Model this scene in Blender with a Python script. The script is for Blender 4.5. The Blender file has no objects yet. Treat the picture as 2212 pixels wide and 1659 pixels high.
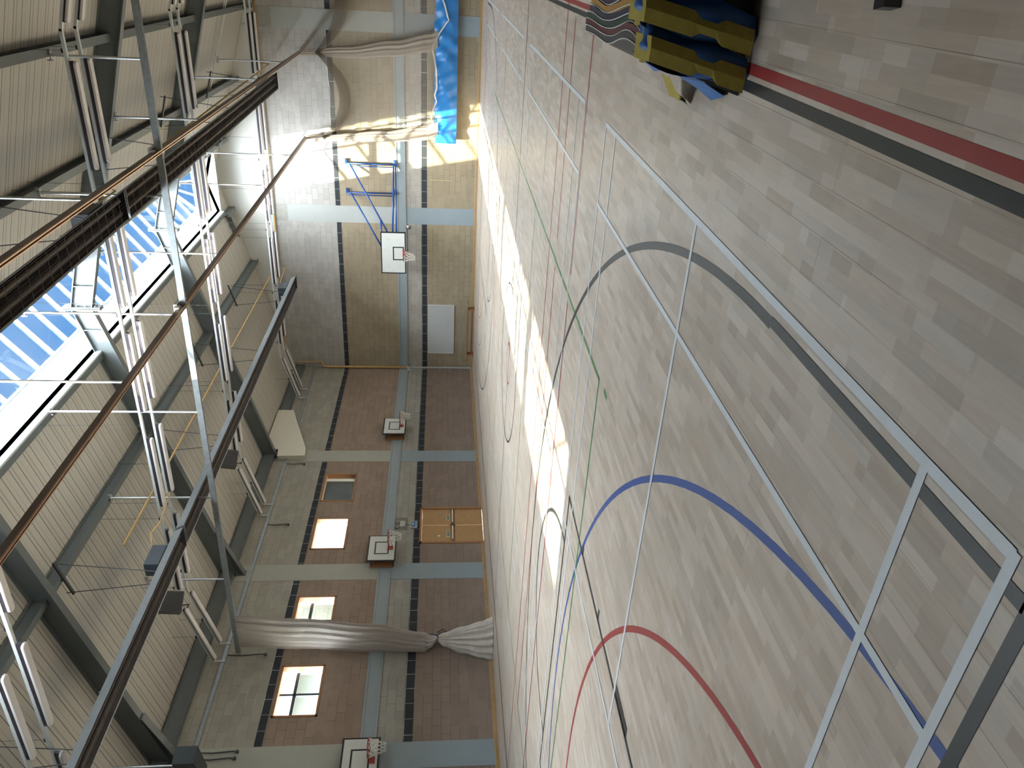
import bpy, math, random
from mathutils import Vector, Matrix
random.seed(7)
S = bpy.context.scene
COL = S.collection
# ------------------------------------------------------------------ camera
def cam_axes(rx, ry, rz):
    c, s = math.cos, math.sin
    def Z(v): return Vector((c(rz)*v[0]-s(rz)*v[1], s(rz)*v[0]+c(rz)*v[1], v[2]))
    f = Vector((0, c(rx), s(rx))); r2 = Vector((0, s(rx), -c(rx))); d2 = Vector((-1, 0, 0))
    r = r2*c(ry)+d2*s(ry); d = d2*c(ry)-r2*s(ry)
    return Z(r), Z(d), Z(f)
cam_data = bpy.data.cameras.new('camera'); cam = bpy.data.objects.new('camera', cam_data); COL.objects.link(cam)
r_, d_, f_ = cam_axes(-0.09277, -0.00788, 0.49786)
cam.matrix_world = Matrix(((r_[0], -d_[0], -f_[0], 16.2526), (r_[1], -d_[1], -f_[1], -31.3589), (r_[2], -d_[2], -f_[2], 1.445), (0, 0, 0, 1)))
cam_data.sensor_width = 36; cam_data.sensor_fit = 'HORIZONTAL'; cam_data.lens = 1671.763/2212*36
cam_data.clip_start = 0.05; cam_data.clip_end = 400
S.camera = cam
# ------------------------------------------------------------------ light
SUN_DIR = Vector((0.19, 0.60, -1.0)).normalized()
sun_d = bpy.data.lights.new('sun', 'SUN'); sun_d.energy = 15.5; sun_d.angle = math.radians(0.6); sun_d.color = (1.0, 0.91, 0.68)
sun = bpy.data.objects.new('sun', sun_d); COL.objects.link(sun)
sun.rotation_mode = 'QUATERNION'; sun.rotation_quaternion = SUN_DIR.to_track_quat('-Z', 'Y'); sun.location = (0, -30, 40)
W = bpy.data.worlds.new('sky'); S.world = W; W.use_nodes = True
nt = W.node_tree; nt.nodes.clear()
def N(t, **k):
    n = nt.nodes.new(t)
    for a, b in k.items(): setattr(n, a, b)
    return n
tc = N('ShaderNodeTexCoord'); nrm = N('ShaderNodeVectorMath', operation='NORMALIZE'); nt.links.new(tc.outputs['Generated'], nrm.inputs[0])
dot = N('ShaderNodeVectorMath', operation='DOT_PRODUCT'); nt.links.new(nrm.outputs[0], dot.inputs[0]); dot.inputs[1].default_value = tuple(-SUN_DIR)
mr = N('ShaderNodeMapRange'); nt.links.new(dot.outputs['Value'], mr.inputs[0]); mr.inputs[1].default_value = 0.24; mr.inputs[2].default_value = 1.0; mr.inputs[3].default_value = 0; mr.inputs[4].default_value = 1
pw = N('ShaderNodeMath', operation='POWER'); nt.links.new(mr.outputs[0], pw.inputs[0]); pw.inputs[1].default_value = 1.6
cl = N('ShaderNodeTexNoise'); nt.links.new(nrm.outputs[0], cl.inputs['Vector']); cl.inputs['Scale'].default_value = 5.0; cl.inputs['Detail'].default_value = 5
clr = N('ShaderNodeMapRange'); nt.links.new(cl.outputs['Fac'], clr.inputs[0]); clr.inputs[1].default_value = 0.52; clr.inputs[2].default_value = 0.75; clr.inputs[4].default_value = 0.35
sky = N('ShaderNodeMix', data_type='RGBA'); sky.inputs[6].default_value = (0.065, 0.165, 0.335, 1); sky.inputs[7].default_value = (0.34, 0.40, 0.47, 1); nt.links.new(clr.outputs[0], sky.inputs[0])
glow = N('ShaderNodeMix', data_type='RGBA', blend_type='ADD'); glow.inputs[0].default_value = 1.0  # broad glow round the sun, added to the sky to brighten the hall
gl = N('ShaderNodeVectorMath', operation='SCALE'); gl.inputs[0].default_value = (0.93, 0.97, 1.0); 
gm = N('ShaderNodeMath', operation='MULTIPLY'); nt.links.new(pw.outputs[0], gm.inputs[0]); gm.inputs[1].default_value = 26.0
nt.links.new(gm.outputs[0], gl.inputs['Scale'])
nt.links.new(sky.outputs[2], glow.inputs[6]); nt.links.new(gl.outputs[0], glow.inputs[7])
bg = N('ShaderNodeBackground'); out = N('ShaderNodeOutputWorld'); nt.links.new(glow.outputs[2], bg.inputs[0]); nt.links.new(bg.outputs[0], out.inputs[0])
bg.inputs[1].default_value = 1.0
S.view_settings.view_transform = 'Standard'; S.view_settings.look = 'None'; S.view_settings.gamma = 1.0
S.view_settings.exposure = 1.3; S.view_settings.use_curve_mapping = False
S.cycles.transparent_max_bounces = 32; S.cycles.max_bounces = 10; S.cycles.diffuse_bounces = 7
S.cycles.sample_clamp_indirect = 10.0
# daylight portal at the roof light opening
pd = bpy.data.lights.new('roof_light_portal', 'AREA'); pd.shape = 'RECTANGLE'; pd.size = 2.4; pd.size_y = 31; pd.cycles.is_portal = True
po = bpy.data.objects.new('roof_light_portal', pd); COL.objects.link(po); po.location = (8.47, -16.6, 10.75)
# ------------------------------------------------------------------ helpers
ORG = {}
def tag(o, label=None, cat=None, group=None, kind=None):
    if label: o['label'] = label
    if cat: o['category'] = cat
    if group: o['group'] = group
    if kind: o['kind'] = kind
    return o
class MB:
    def __init__(s): s.v = []; s.f = []; s.uv = {}
    def add(s, vs, fs):
        b = len(s.v); s.v += [tuple(x) for x in vs]; s.f += [tuple(b+i for i in f) for f in fs]; return s
    def box(s, x0, x1, y0, y1, z0, z1):
        vs = [(x, y, z) for x in (x0, x1) for y in (y0, y1) for z in (z0, z1)]
        return s.add(vs, [(0, 1, 3, 2), (4, 6, 7, 5), (0, 4, 5, 1), (2, 3, 7, 6), (0, 2, 6, 4), (1, 5, 7, 3)])
    def obox(s, c, ax, ay, az, hx, hy, hz):
        c = Vector(c); ax, ay, az = (Vector(q).normalized() for q in (ax, ay, az))
        vs = [c+ax*(i*hx)+ay*(j*hy)+az*(k*hz) for i in (-1, 1) for j in (-1, 1) for k in (-1, 1)]
        return s.add(vs, [(0, 1, 3, 2), (4, 6, 7, 5), (0, 4, 5, 1), (2, 3, 7, 6), (0, 2, 6, 4), (1, 5, 7, 3)])
    def prism(s, poly, ext):
        n = len(poly); ext = Vector(ext); P = [Vector(p) for p in poly]
        return s.add(P+[p+ext for p in P], [tuple(range(n))[::-1], tuple(range(n, 2*n))]+[(i, (i+1) % n, n+(i+1) % n, n+i) for i in range(n)])
    def tube(s, pts, r, n=8, cap=True):
        pts = [Vector(p) for p in pts]; rs = r if isinstance(r, (list, tuple)) else [r]*len(pts)
        up = Vector((0, 0, 1)); rings = []; prev = None
        for i, p in enumerate(pts):
            t = (pts[min(i+1, len(pts)-1)]-pts[max(i-1, 0)]).normalized()
            a = t.cross(up) if prev is None else prev-t*prev.dot(t)
            if a.length < 1e-4: a = t.cross(Vector((1, 0, 0)))
            a.normalize(); prev = a; b = t.cross(a)
            rings.append([p+(a*math.cos(2*math.pi*k/n)+b*math.sin(2*math.pi*k/n))*rs[i] for k in range(n)])
        vs = [q for rg in rings for q in rg]
        fs = [(i*n+k, i*n+(k+1) % n, (i+1)*n+(k+1) % n, (i+1)*n+k) for i in range(len(pts)-1) for k in range(n)]
        if cap: fs += [tuple(range(n))[::-1], tuple((len(pts)-1)*n+k for k in range(n))]
        return s.add(vs, fs)
    def sheet(s, rows):          # rows of equal length, each a list of points
        n = len(rows[0]); vs = [q for r in rows for q in r]
        return s.add(vs, [(i*n+k, i*n+k+1, (i+1)*n+k+1, (i+1)*n+k) for i in range(len(rows)-1) for k in range(n-1)])
    def strip(s, pts, w, z):     # flat painted line on the floor
        pts = [Vector((p[0], p[1], 0)) for p in pts]; A = []; B = []
        for i, p in enumerate(pts):
            t = (pts[min(i+1, len(pts)-1)]-pts[max(i-1, 0)]).normalized(); n = Vector((-t.y, t.x, 0))*(w/2)
            A.append((p.x+n.x, p.y+n.y, z)); B.append((p.x-n.x, p.y-n.y, z))
        k = len(pts)
        return s.add(B+A, [(i, i+1, k+i+1, k+i) for i in range(k-1)])
    def build(s, name, mat, parent=None, loc=None, smooth=False, bevel=0.0, uv=None):
        me = bpy.data.meshes.new(name); o = bpy.data.objects.new(name, me); COL.objects.link(o)
        base = ORG[parent] if parent else Vector(loc or (0, 0, 0))
        me.from_pydata([tuple(Vector(p)-base) for p in s.v], [], s.f); me.update()
        if uv:
            L = me.uv_layers.new(name='uv')
            for lp in me.loops:
                L.data[lp.index].uv = uv(s.v[lp.vertex_index]) if callable(uv) else uv[lp.vertex_index]
        if mat: me.materials.append(mat)
        if smooth:
            for p in me.polygons: p.use_smooth = True
        ORG[o] = base
        if parent: o.parent = parent
        else: o.location = base
        if bevel:
            m = o.modifiers.new('bevel', 'BEVEL'); m.width = bevel; m.segments = 2; m.limit_method = 'ANGLE'
        return o
def thing(name, loc, label, cat, group=None):
    o = bpy.data.objects.new(name, None); COL.objects.link(o); o.location = loc; o.empty_display_size = 0.2
    ORG[o] = Vector(loc); return tag(o, label, cat, group)
def dup(root, delta, label=None, rotz=None):
    r = root.copy(); COL.objects.link(r); r.location = Vector(root.location)+Vector(delta)
    if label: r['label'] = label
    for ch in list(root.children):
        c = ch.copy(); COL.objects.link(c); c.parent = r
        for g in list(ch.children):
            d = g.copy(); COL.objects.link(d); d.parent = c
    ORG[r] = ORG[root]+Vector(delta)
    return r
# ------------------------------------------------------------------ materials
def new_mat(name):
    m = bpy.data.materials.new(name); m.use_nodes = True; t = m.node_tree; t.nodes.clear()
    o = t.nodes.new('ShaderNodeOutputMaterial'); b = t.nodes.new('ShaderNodeBsdfPrincipled'); t.links.new(b.outputs[0], o.inputs[0])
    return m, t, b, o
def plain(name, col, rough=0.5, metal=0.0, var=0.08, scale=6.0, spec=0.5, bump=0.0):
    m, t, b, o = new_mat(name)
    g = t.nodes.new('ShaderNodeTexCoord'); n = t.nodes.new('ShaderNodeTexNoise'); n.inputs['Scale'].default_value = scale; n.inputs['Detail'].default_value = 4
    t.links.new(g.outputs['Object'], n.inputs['Vector'])
    mr = t.nodes.new('ShaderNodeMapRange'); mr.inputs[1].default_value = .3; mr.inputs[2].default_value = .7; mr.inputs[3].default_value = 1-var; mr.inputs[4].default_value = 1+var
    t.links.new(n.outputs['Fac'], mr.inputs[0])
    v = t.nodes.new('ShaderNodeVectorMath'); v.operation = 'SCALE'; v.inputs[0].default_value = col[:3]; t.links.new(mr.outputs[0], v.inputs['Scale'])
    t.links.new(v.outputs[0], b.inputs['Base Color'])
    b.inputs['Roughness'].default_value = rough; b.inputs['Metallic'].default_value = metal; b.inputs['Specular IOR Level'].default_value = spec
    if bump:
        bp = t.nodes.new('ShaderNodeBump'); bp.inputs['Strength'].default_value = bump; bp.inputs['Distance'].default_value = .02
        t.links.new(n.outputs['Fac'], bp.inputs['Height']); t.links.new(bp.outputs[0], b.inputs['Normal'])
    return m
def block_mat(name, axis, phase, phase_hi, body, body_hi, grey, grey_hi, dark=(0.033, 0.038, 0.044)):
    """painted-look concrete block wall: colour bands by course height"""
    m, t, b, o = new_mat(name); L = t.links.new
    def nn(k, **a):
        n = t.nodes.new(k)
        for q, v in a.items(): setattr(n, q, v)
        return n
    g = nn('ShaderNodeNewGeometry'); sp = nn('ShaderNodeSeparateXYZ'); L(g.outputs['Position'], sp.inputs[0])
    al = nn('ShaderNodeMath', operation='MULTIPLY'); L(sp.outputs[axis], al.inputs[0]); al.inputs[1].default_value = -1.0 if axis == 1 else 1.0
    hi = nn('ShaderNodeMath', operation='GREATER_THAN'); L(sp.outputs[2], hi.inputs[0]); hi.inputs[1].default_value = 3.1
    ph = nn('ShaderNodeMapRange'); L(hi.outputs[0], ph.inputs[0]); ph.inputs[3].default_value = -phase; ph.inputs[4].default_value = -phase_hi
    u = nn('ShaderNodeMath', operation='ADD'); L(al.outputs[0], u.inputs[0]); L(ph.outputs[0], u.inputs[1])
    pz = nn('ShaderNodeMath', operation='MULTIPLY'); L(hi.outputs[0], pz.inputs[0]); pz.inputs[1].default_value = 0.15
    w = nn('ShaderNodeMath', operation='ADD'); L(sp.outputs[2], w.inputs[0]); L(pz.outputs[0], w.inputs[1])
    # small random shift per course of the vertical joints would break bond; keep regular
    cb = nn('ShaderNodeCombineXYZ'); L(u.outputs[0], cb.inputs[0]); L(w.outputs[0], cb.inputs[1])
    br = nn('ShaderNodeTexBrick'); L(cb.outputs[0], br.inputs['Vector'])
    br.inputs['Scale'].default_value = 1; br.inputs['Mortar Size'].default_value = 0.007; br.inputs['Mortar Smooth'].default_value = 0.15
    br.inputs['Brick Width'].default_value = 0.45; br.inputs['Row Height'].default_value = 0.225; br.inputs['Bias'].default_value = 0.0
    br.inputs['Color1'].default_value = (.93, .93, .93, 1); br.inputs['Color2'].default_value = (1.07, 1.07, 1.07, 1); br.inputs['Mortar'].default_value = (1, 1, 1, 1)
    br.offset = 0.5
    rp = nn('ShaderNodeValToRGB'); rp.color_ramp.interpolation = 'CONSTANT'
    zz = nn('ShaderNodeMath', operation='DIVIDE'); L(sp.outputs[2], zz.inputs[0]); zz.inputs[1].default_value = 10.0; L(zz.outputs[0], rp.inputs[0])
    bands = [(0, body), (.2025, dark), (.225, grey), (.30, body_hi), (.5475, dark), (.570, grey_hi)]
    el = rp.color_ramp.elements
    while len(el) < len(bands): el.new(0.5)
    for e, (p, c) in zip(el, bands): e.position = p; e.color = (*c, 1)
    n1 = nn('ShaderNodeTexNoise'); L(g.outputs['Position'], n1.inputs['Vector']); n1.inputs['Scale'].default_value = 2.2; n1.inputs['Detail'].default_value = 6
    m1 = nn('ShaderNodeMapRange'); L(n1.outputs['Fac'], m1.inputs[0]); m1.inputs[1].default_value = .25; m1.inputs[2].default_value = .75; m1.inputs[3].default_value = .95; m1.inputs[4].default_value = 1.05
    n2 = nn('ShaderNodeTexNoise'); L(g.outputs['Position'], n2.inputs['Vector']); n2.inputs['Scale'].default_value = 60; n2.inputs['Detail'].default_value = 3
    mu = nn('ShaderNodeMix', data_type='RGBA', blend_type='MULTIPLY'); mu.inputs[0].default_value = 1; L(rp.outputs[0], mu.inputs[6]); L(br.outputs['Color'], mu.inputs[7])
    sc = nn('ShaderNodeVectorMath', operation='SCALE'); L(mu.outputs[2], sc.inputs[0]); L(m1.outputs[0], sc.inputs['Scale'])
    # mortar colour: pale between the dark blocks, darker elsewhere
    rpm = nn('ShaderNodeValToRGB'); rpm.color_ramp.interpolation = 'CONSTANT'; L(zz.outputs[0], rpm.inputs[0])
    lt = (.30, .29, .27); f = lambda c: tuple(q*.62 for q in c)
    mb = [(0, f(body)), (.2025, lt), (.225, f(grey)), (.30, f(body_hi)), (.5475, lt), (.570, tuple(q*.72 for q in grey_hi))]
    el = rpm.color_ramp.elements
    while len(el) < len(mb): el.new(0.5)
    for e, (p, c) in zip(el, mb): e.position = p; e.color = (*c, 1)
    # some joints smeared pale
    n3 = nn('ShaderNodeTexNoise'); L(g.outputs['Position'], n3.inputs['Vector']); n3.inputs['Scale'].default_value = 1.1
    m3 = nn('ShaderNodeMapRange'); L(n3.outputs['Fac'], m3.inputs[0]); m3.inputs[1].default_value = .5; m3.inputs[2].default_value = .62; m3.inputs[3].default_value = 1; m3.inputs[4].default_value = 1.9
    s3 = nn('ShaderNodeVectorMath', operation='SCALE'); L(rpm.outputs[0], s3.inputs[0]); L(m3.outputs[0], s3.inputs['Scale'])
    mx = nn('ShaderNodeMix', data_type='RGBA'); L(br.outputs['Fac'], mx.inputs[0]); L(sc.outputs[0], mx.inputs[6]); L(s3.outputs[0], mx.inputs[7])
    L(mx.outputs[2], b.inputs['Base Color']); b.inputs['Roughness'].default_value = .82; b.inputs['Specular IOR Level'].default_value = .25
    hh = nn('ShaderNodeMath', operation='MULTIPLY_ADD'); L(br.outputs['Fac'], hh.inputs[0]); hh.inputs[1].default_value = -1.0; L(n2.outputs['Fac'], hh.inputs[2])
    bp = nn('ShaderNodeBump'); bp.inputs['Strength'].default_value = .35; bp.inputs['Distance'].default_value = .008; L(hh.outputs[0], bp.inputs['Height']); L(bp.outputs[0], b.inputs['Normal'])
    return m
def floor_mat():
    m, t, b, o = new_mat('beech_strip_floor'); L = t.links.new
    def nn(k, **a):
        n = t.nodes.new(k)
        for q, v in a.items(): setattr(n, q, v)
        return n
    g = nn('ShaderNodeNewGeometry'); sp = nn('ShaderNodeSeparateXYZ'); L(g.outputs['Position'], sp.inputs[0])
    cb = nn('ShaderNodeCombineXYZ'); L(sp.outputs[1], cb.inputs[0]); L(sp.outputs[0], cb.inputs[1])
    def brick(wd, h, mort, off, fr, c1, c2):
        br = nn('ShaderNodeTexBrick'); L(cb.outputs[0], br.inputs['Vector']); br.inputs['Scale'].default_value = 1
        br.inputs['Mortar Size'].default_value = mort; br.inputs['Mortar Smooth'].default_value = .3; br.inputs['Brick Width'].default_value = wd; br.inputs['Row Height'].default_value = h
        br.offset = off; br.offset_frequency = fr; br.inputs['Color1'].default_value = (*c1, 1); br.inputs['Color2'].default_value = (*c2, 1); br.inputs['Mortar'].default_value = (1, 1, 1, 1)
        return br
    a = brick(.37, .0583, .0, .37, 2, (.86, .86, .86), (1.12, 1.12, 1.12))
    a2 = brick(.29, .0583, .0, .61, 3, (.90, .86, .82), (1.09, 1.12, 1.15))
    sm = brick(2.2, .175, .0011, .43, 2, (1, 1, 1), (1, 1, 1))
    # grain
    mp = nn('ShaderNodeMapping'); mp.inputs['Scale'].default_value = (26, 2.2, 1); L(g.outputs['Position'], mp.inputs[0])
    gr = nn('ShaderNodeTexNoise'); L(mp.outputs[0], gr.inputs['Vector']); gr.inputs['Scale'].default_value = 1.3; gr.inputs['Detail'].default_value = 7; gr.inputs['Distortion'].default_value = 1.2
    gm = nn('ShaderNodeMapRange'); L(gr.outputs['Fac'], gm.inputs[0]); gm.inputs[1].default_value = .3; gm.inputs[2].default_value = .7; gm.inputs[3].default_value = .93; gm.inputs[4].default_value = 1.06
    big = nn('ShaderNodeTexNoise'); L(g.outputs['Position'], big.inputs['Vector']); big.inputs['Scale'].default_value = .35; big.inputs['Detail'].default_value = 5
    bm = nn('ShaderNodeMapRange'); L(big.outputs['Fac'], bm.inputs[0]); bm.inputs[1].default_value = .3; bm.inputs[2].default_value = .7; bm.inputs[3].default_value = .95; bm.inputs[4].default_value = 1.05
    base = nn('ShaderNodeRGB'); base.outputs[0].default_value = (.375, .322, .265, 1)
    x = base.outputs[0]
    for q in (a, a2):
        mu = nn('ShaderNodeMix', data_type='RGBA', blend_type='MULTIPLY'); mu.inputs[0].default_value = 1; L(x, mu.inputs[6]); L(q.outputs['Color'], mu.inputs[7]); x = mu.outputs[2]
    for q in (gm, bm):
        s = nn('ShaderNodeVectorMath', operation='SCALE'); L(x, s.inputs[0]); L(q.outputs[0], s.inputs['Scale']); x = s.outputs[0]
    sn = nn('ShaderNodeTexNoise'); L(g.outputs['Position'], sn.inputs['Vector']); sn.inputs['Scale'].default_value = .8
    sk = nn('ShaderNodeMapRange'); L(sn.outputs['Fac'], sk.inputs[0]); sk.inputs[1].default_value = .38; sk.inputs[2].default_value = .6; sk.inputs[3].default_value = .15; sk.inputs[4].default_value = .9
    sf = nn('ShaderNodeMath', operation='MULTIPLY'); L(sm.outputs['Fac'], sf.inputs[0]); L(sk.outputs[0], sf.inputs[1])
    mx = nn('ShaderNodeMix', data_type='RGBA'); L(sf.outputs[0], mx.inputs[0]); L(x, mx.inputs[6]); mx.inputs[7].default_value = (.05, .035, .025, 1)
    # scuffs and rubber marks
    vo = nn('ShaderNodeTexVoronoi'); vo.inputs['Scale'].default_value = 3.1; L(g.outputs['Position'], vo.inputs['Vector']); vo.inputs['Randomness'].default_value = 1
    vl = nn('ShaderNodeMath', operation='LESS_THAN'); L(vo.outputs['Distance'], vl.inputs[0]); vl.inputs[1].default_value = .014
    mz = nn('ShaderNodeMix', data_type='RGBA'); L(vl.outputs[0], mz.inputs[0]); L(mx.outputs[2], mz.inputs[6]); mz.inputs[7].default_value = (.04, .035, .03, 1)
    L(mz.outputs[2], b.inputs['Base Color'])
    rr = nn('ShaderNodeMapRange'); L(gr.outputs['Fac'], rr.inputs[0]); rr.inputs[3].default_value = .30; rr.inputs[4].default_value = .46; L(rr.outputs[0], b.inputs['Roughness'])
    b.inputs['Specular IOR Level'].default_value = .45
    bp = nn('ShaderNodeBump'); bp.inputs['Strength'].default_value = .12; bp.inputs['Distance'].default_value = .004; L(big.outputs['Fac'], bp.inputs['Height']); L(bp.outputs[0], b.inputs['Normal'])
    return m
def deck_mat(name='liner_sheet'):
    m, t, b, o = new_mat(name); L = t.links.new
    def nn(k, **a):
        n = t.nodes.new(k)
        for q, v in a.items(): setattr(n, q, v)
        return n
    g = nn('ShaderNodeNewGeometry'); sp = nn('ShaderNodeSeparateXYZ'); L(g.outputs['Position'], sp.inputs[0])
    def band(period, phase, w):
        a = nn('ShaderNodeMath', operation='ADD'); L(sp.outputs[1], a.inputs[0]); a.inputs[1].default_value = phase+100*period
        f = nn('ShaderNodeMath', operation='MODULO'); L(a.outputs[0], f.inputs[0]); f.inputs[1].default_value = period
        l = nn('ShaderNodeMath', operation='LESS_THAN'); L(f.outputs[0], l.inputs[0]); l.inputs[1].default_value = w
        return l.outputs[0]
    dk = band(.291, 17.22, .014); lt = band(.582, 16.84, .035); fa = band(.291, 17.10, .010)
    x = (.47, .45, .40, 1)
    c = nn('ShaderNodeRGB'); c.outputs[0].default_value = x; cur = c.outputs[0]
    for fac, colr, k in ((fa, (.17, .155, .125, 1), .6), (lt, (.34, .31, .25, 1), .8), (dk, (.035, .033, .03, 1), 1.0)):
        mm = nn('ShaderNodeMath', operation='MULTIPLY'); L(fac, mm.inputs[0]); mm.inputs[1].default_value = k
        mx = nn('ShaderNodeMix', data_type='RGBA'); L(mm.outputs[0], mx.inputs[0]); L(cur, mx.inputs[6]); mx.inputs[7].default_value = colr; cur = mx.outputs[2]
    L(cur, b.inputs['Base Color']); b.inputs['Roughness'].default_value = .55; b.inputs['Specular IOR Level'].default_value = .35
    return m
def glass_mat(name, tint=(.93, .97, 1.0), refl=.05):
    m, t, b, o = new_mat(name); t.nodes.remove(b)
    tr = t.nodes.new('ShaderNodeBsdfTransparent'); tr.inputs[0].default_value = (*tint, 1); gl = t.nodes.new('ShaderNodeBsdfGlossy'); gl.inputs['Roughness'].default_value = .02
    mx = t.nodes.new('ShaderNodeMixShader'); mx.inputs[0].default_value = refl
    t.links.new(tr.outputs[0], mx.inputs[1]); t.links.new(gl.outputs[0], mx.inputs[2]); t.links.new(mx.outputs[0], o.inputs[0])
    return m
def net_mat(name, col, cell, cord, du=1.0, dv=1.0):
    """knotted net: cords opaque, holes open; driven by metres in the uv map"""
    m, t, b, o = new_mat(name); L = t.links.new
    def nn(k, **a):
        n = t.nodes.new(k)
        for q, v in a.items(): setattr(n, q, v)
        return n
    uv = nn('ShaderNodeUVMap'); sp = nn('ShaderNodeSeparateXYZ'); L(uv.outputs[0], sp.inputs[0]); fs = []
    for i, k in ((0, du), (1, dv)):
        a = nn('ShaderNodeMath', operation='MULTIPLY'); L(sp.outputs[i], a.inputs[0]); a.inputs[1].default_value = k/cell
        f = nn('ShaderNodeMath', operation='FRACT'); L(a.outputs[0], f.inputs[0])
        l = nn('ShaderNodeMath', operation='LESS_THAN'); L(f.outputs[0], l.inputs[0]); l.inputs[1].default_value = cord/cell*k; fs.append(l)
    mxx = nn('ShaderNodeMath', operation='MAXIMUM'); L(fs[0].outputs[0], mxx.inputs[0]); L(fs[1].outputs[0], mxx.inputs[1])
    b.inputs['Base Color'].default_value = (*col, 1); b.inputs['Roughness'].default_value = .9
    tr = nn('ShaderNodeBsdfTransparent'); mx = nn('ShaderNodeMixShader'); L(mxx.outputs[0], mx.inputs[0]); L(tr.outputs[0], mx.inputs[1]); L(b.outputs[0], mx.inputs[2]); L(mx.outputs[0], o.inputs[0])
    return m
def wood_mat(name, col, sc=(3, 3, 30), axis=None, rough=.5):
    m, t, b, o = new_mat(name); L = t.links.new
    g = t.nodes.new('ShaderNodeTexCoord'); mp = t.nodes.new('ShaderNodeMapping'); mp.inputs['Scale'].default_value = sc; L(g.outputs['Object'], mp.inputs[0])
    n = t.nodes.new('ShaderNodeTexNoise'); n.inputs['Scale'].default_value = 2; n.inputs['Detail'].default_value = 6; n.inputs['Distortion'].default_value = .6; L(mp.outputs[0], n.inputs['Vector'])
    r = t.nodes.new('ShaderNodeMapRange'); r.inputs[1].default_value = .3; r.inputs[2].default_value = .7; r.inputs[3].default_value = .82; r.inputs[4].default_value = 1.15; L(n.outputs['Fac'], r.inputs[0])
    s = t.nodes.new('ShaderNodeVectorMath'); s.operation = 'SCALE'; s.inputs[0].default_value = col; L(r.outputs[0], s.inputs['Scale']); L(s.outputs[0], b.inputs['Base Color'])
    b.inputs['Roughness'].default_value = rough
    return m
M = {}
M['floor'] = floor_mat()
M['wallA'] = block_mat('reddish_block', 1, .125, .334, (.235, .182, .146), (.265, .200, .152), (.305, .292, .262), (.305, .287, .242))
M['wallB'] = block_mat('tan_block', 0, .372, .372, (.290, .243, .168), (.298, .246, .170), (.345, .325, .290), (.375, .360, .335))
M['deck'] = deck_mat()
M['steel'] = plain('painted_grey_steel', (.125, .142, .142), .45, 0, .04)
M['steel_dk'] = plain('dark_steel', (.05, .055, .055), .5, 0, .05)
M['upstand'] = plain('painted_upstand', (.52, .57, .60), .6, 0, .03, 3)
M['white'] = plain('white_sheet', (.62, .62, .58), .55, 0, .02, 2)
M['cream'] = plain('cream_board', (.62, .59, .50), .6, 0, .02, 2)
M['pil_hi'] = plain('paint_stone', (.335, .335, .285), .7, 0, .03, 2)
M['pil_lo'] = plain('paint_blue_grey', (.235, .285, .310), .6, 0, .03, 2)
M['pil_hiB'] = plain('paint_pale_grey', (.36, .38, .36), .7, 0, .03, 2)
M['rail'] = plain('paint_rail_blue_grey', (.255, .300, .315), .5, 0, .03, 2)
M['galv'] = plain('galvanised_steel', (.30, .33, .34), .42, .55, .12, 12)
M['zinc'] = plain('zinc_tube', (.55, .56, .57), .30, .75, .08, 8)
M['trackbr'] = plain('brown_track', (.16, .125, .105), .35, .5, .08, 8)  # brown-toned metal of the two long net tracks
M['hood_out'] = plain('hood_outer_steel', (.27, .29, .30), .38, .6, .08, 3)
M['hood_in'] = plain('hood_inner_dark', (.035, .030, .026), .45, .3, .2, 5)  # hood lining, much darker than the outer sheet
M['tube'] = plain('burnt_tube', (.075, .062, .05), .4, .4, .15, 5)
M['cu'] = plain('copper_tone_strip', (.55, .36, .24), .3, .8, .05)  # copper-toned metal of the track lips
M['black'] = plain('black_paint', (.012, .013, .016), .4, 0, .05)
M['blackblue'] = plain('dark_blue_grey_box', (.030, .040, .050), .4, 0, .05)
M['boxgrey'] = plain('speaker_grey', (.075, .078, .075), .6, 0, .05)
M['gas'] = plain('yellow_ochre_pipe', (.50, .33, .12), .4, 0, .08, 8)
M['fitting'] = plain('white_fitting', (.62, .60, .58), .4, 0, .03)
M['trunk'] = plain('white_trunking', (.56, .60, .60), .35, 0, .03)
M['fitdark'] = plain('fitting_side', (.045, .035, .045), .4, .2, .1)
M['glass'] = glass_mat('roof_glass'); M['wglass'] = glass_mat('window_glass', (.9, .96, .97), .06)
M['bar'] = plain('white_glazing_bar', (.80, .84, .85), .4, 0, .02)
M['board'] = plain('board_white', (.56, .58, .55), .45, 0, .02)
M['red'] = plain('hoop_red', (.33, .045, .03), .4, 0, .1, 20)
M['cord'] = plain('white_cord', (.62, .61, .56), .8, 0, .05)
M['blue'] = plain('frame_blue', (.010, .060, .235), .32, 0, .04)
M['wboard'] = plain('whiteboard', (.43, .45, .44), .4, 0, .02)
M['wood'] = wood_mat('varnished_pine', (.36, .20, .085)); M['woodfr'] = wood_mat('window_hardwood', (.33, .155, .065))
M['doorw'] = wood_mat('oak_veneer_door', (.40, .235, .095), (2, 2.5, 26)); M['skirt'] = wood_mat('pine_skirting', (.36, .23, .10), (30, 1.5, 3))
M['bench'] = wood_mat('bench_wood', (.24, .10, .04)); M['alu'] = plain('aluminium', (.60, .57, .50), .3, .6, .03)
M['vinyl'] = plain('blue_vinyl', (.020, .17, .46), .28, 0, .06, 4, bump=.25)
M['strap'] = plain('white_webbing', (.55, .50, .45), .8, 0, .08, 20)
M['net'] = net_mat('knotted_net', (.42, .37, .30), .048, .0075)
M['netd'] = net_mat('gathered_net', (.36, .31, .255), .030, .0105)
M['netw'] = net_mat('white_gathered_net', (.50, .455, .41), .032, .0125)
M['canvas'] = plain('canvas_grey', (.40, .365, .32), .9, 0, .12, 7, bump=.3)
M['bluecl'] = plain('blue_nylon', (.012, .075, .24), .55, 0, .12, 6, bump=.3)
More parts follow.
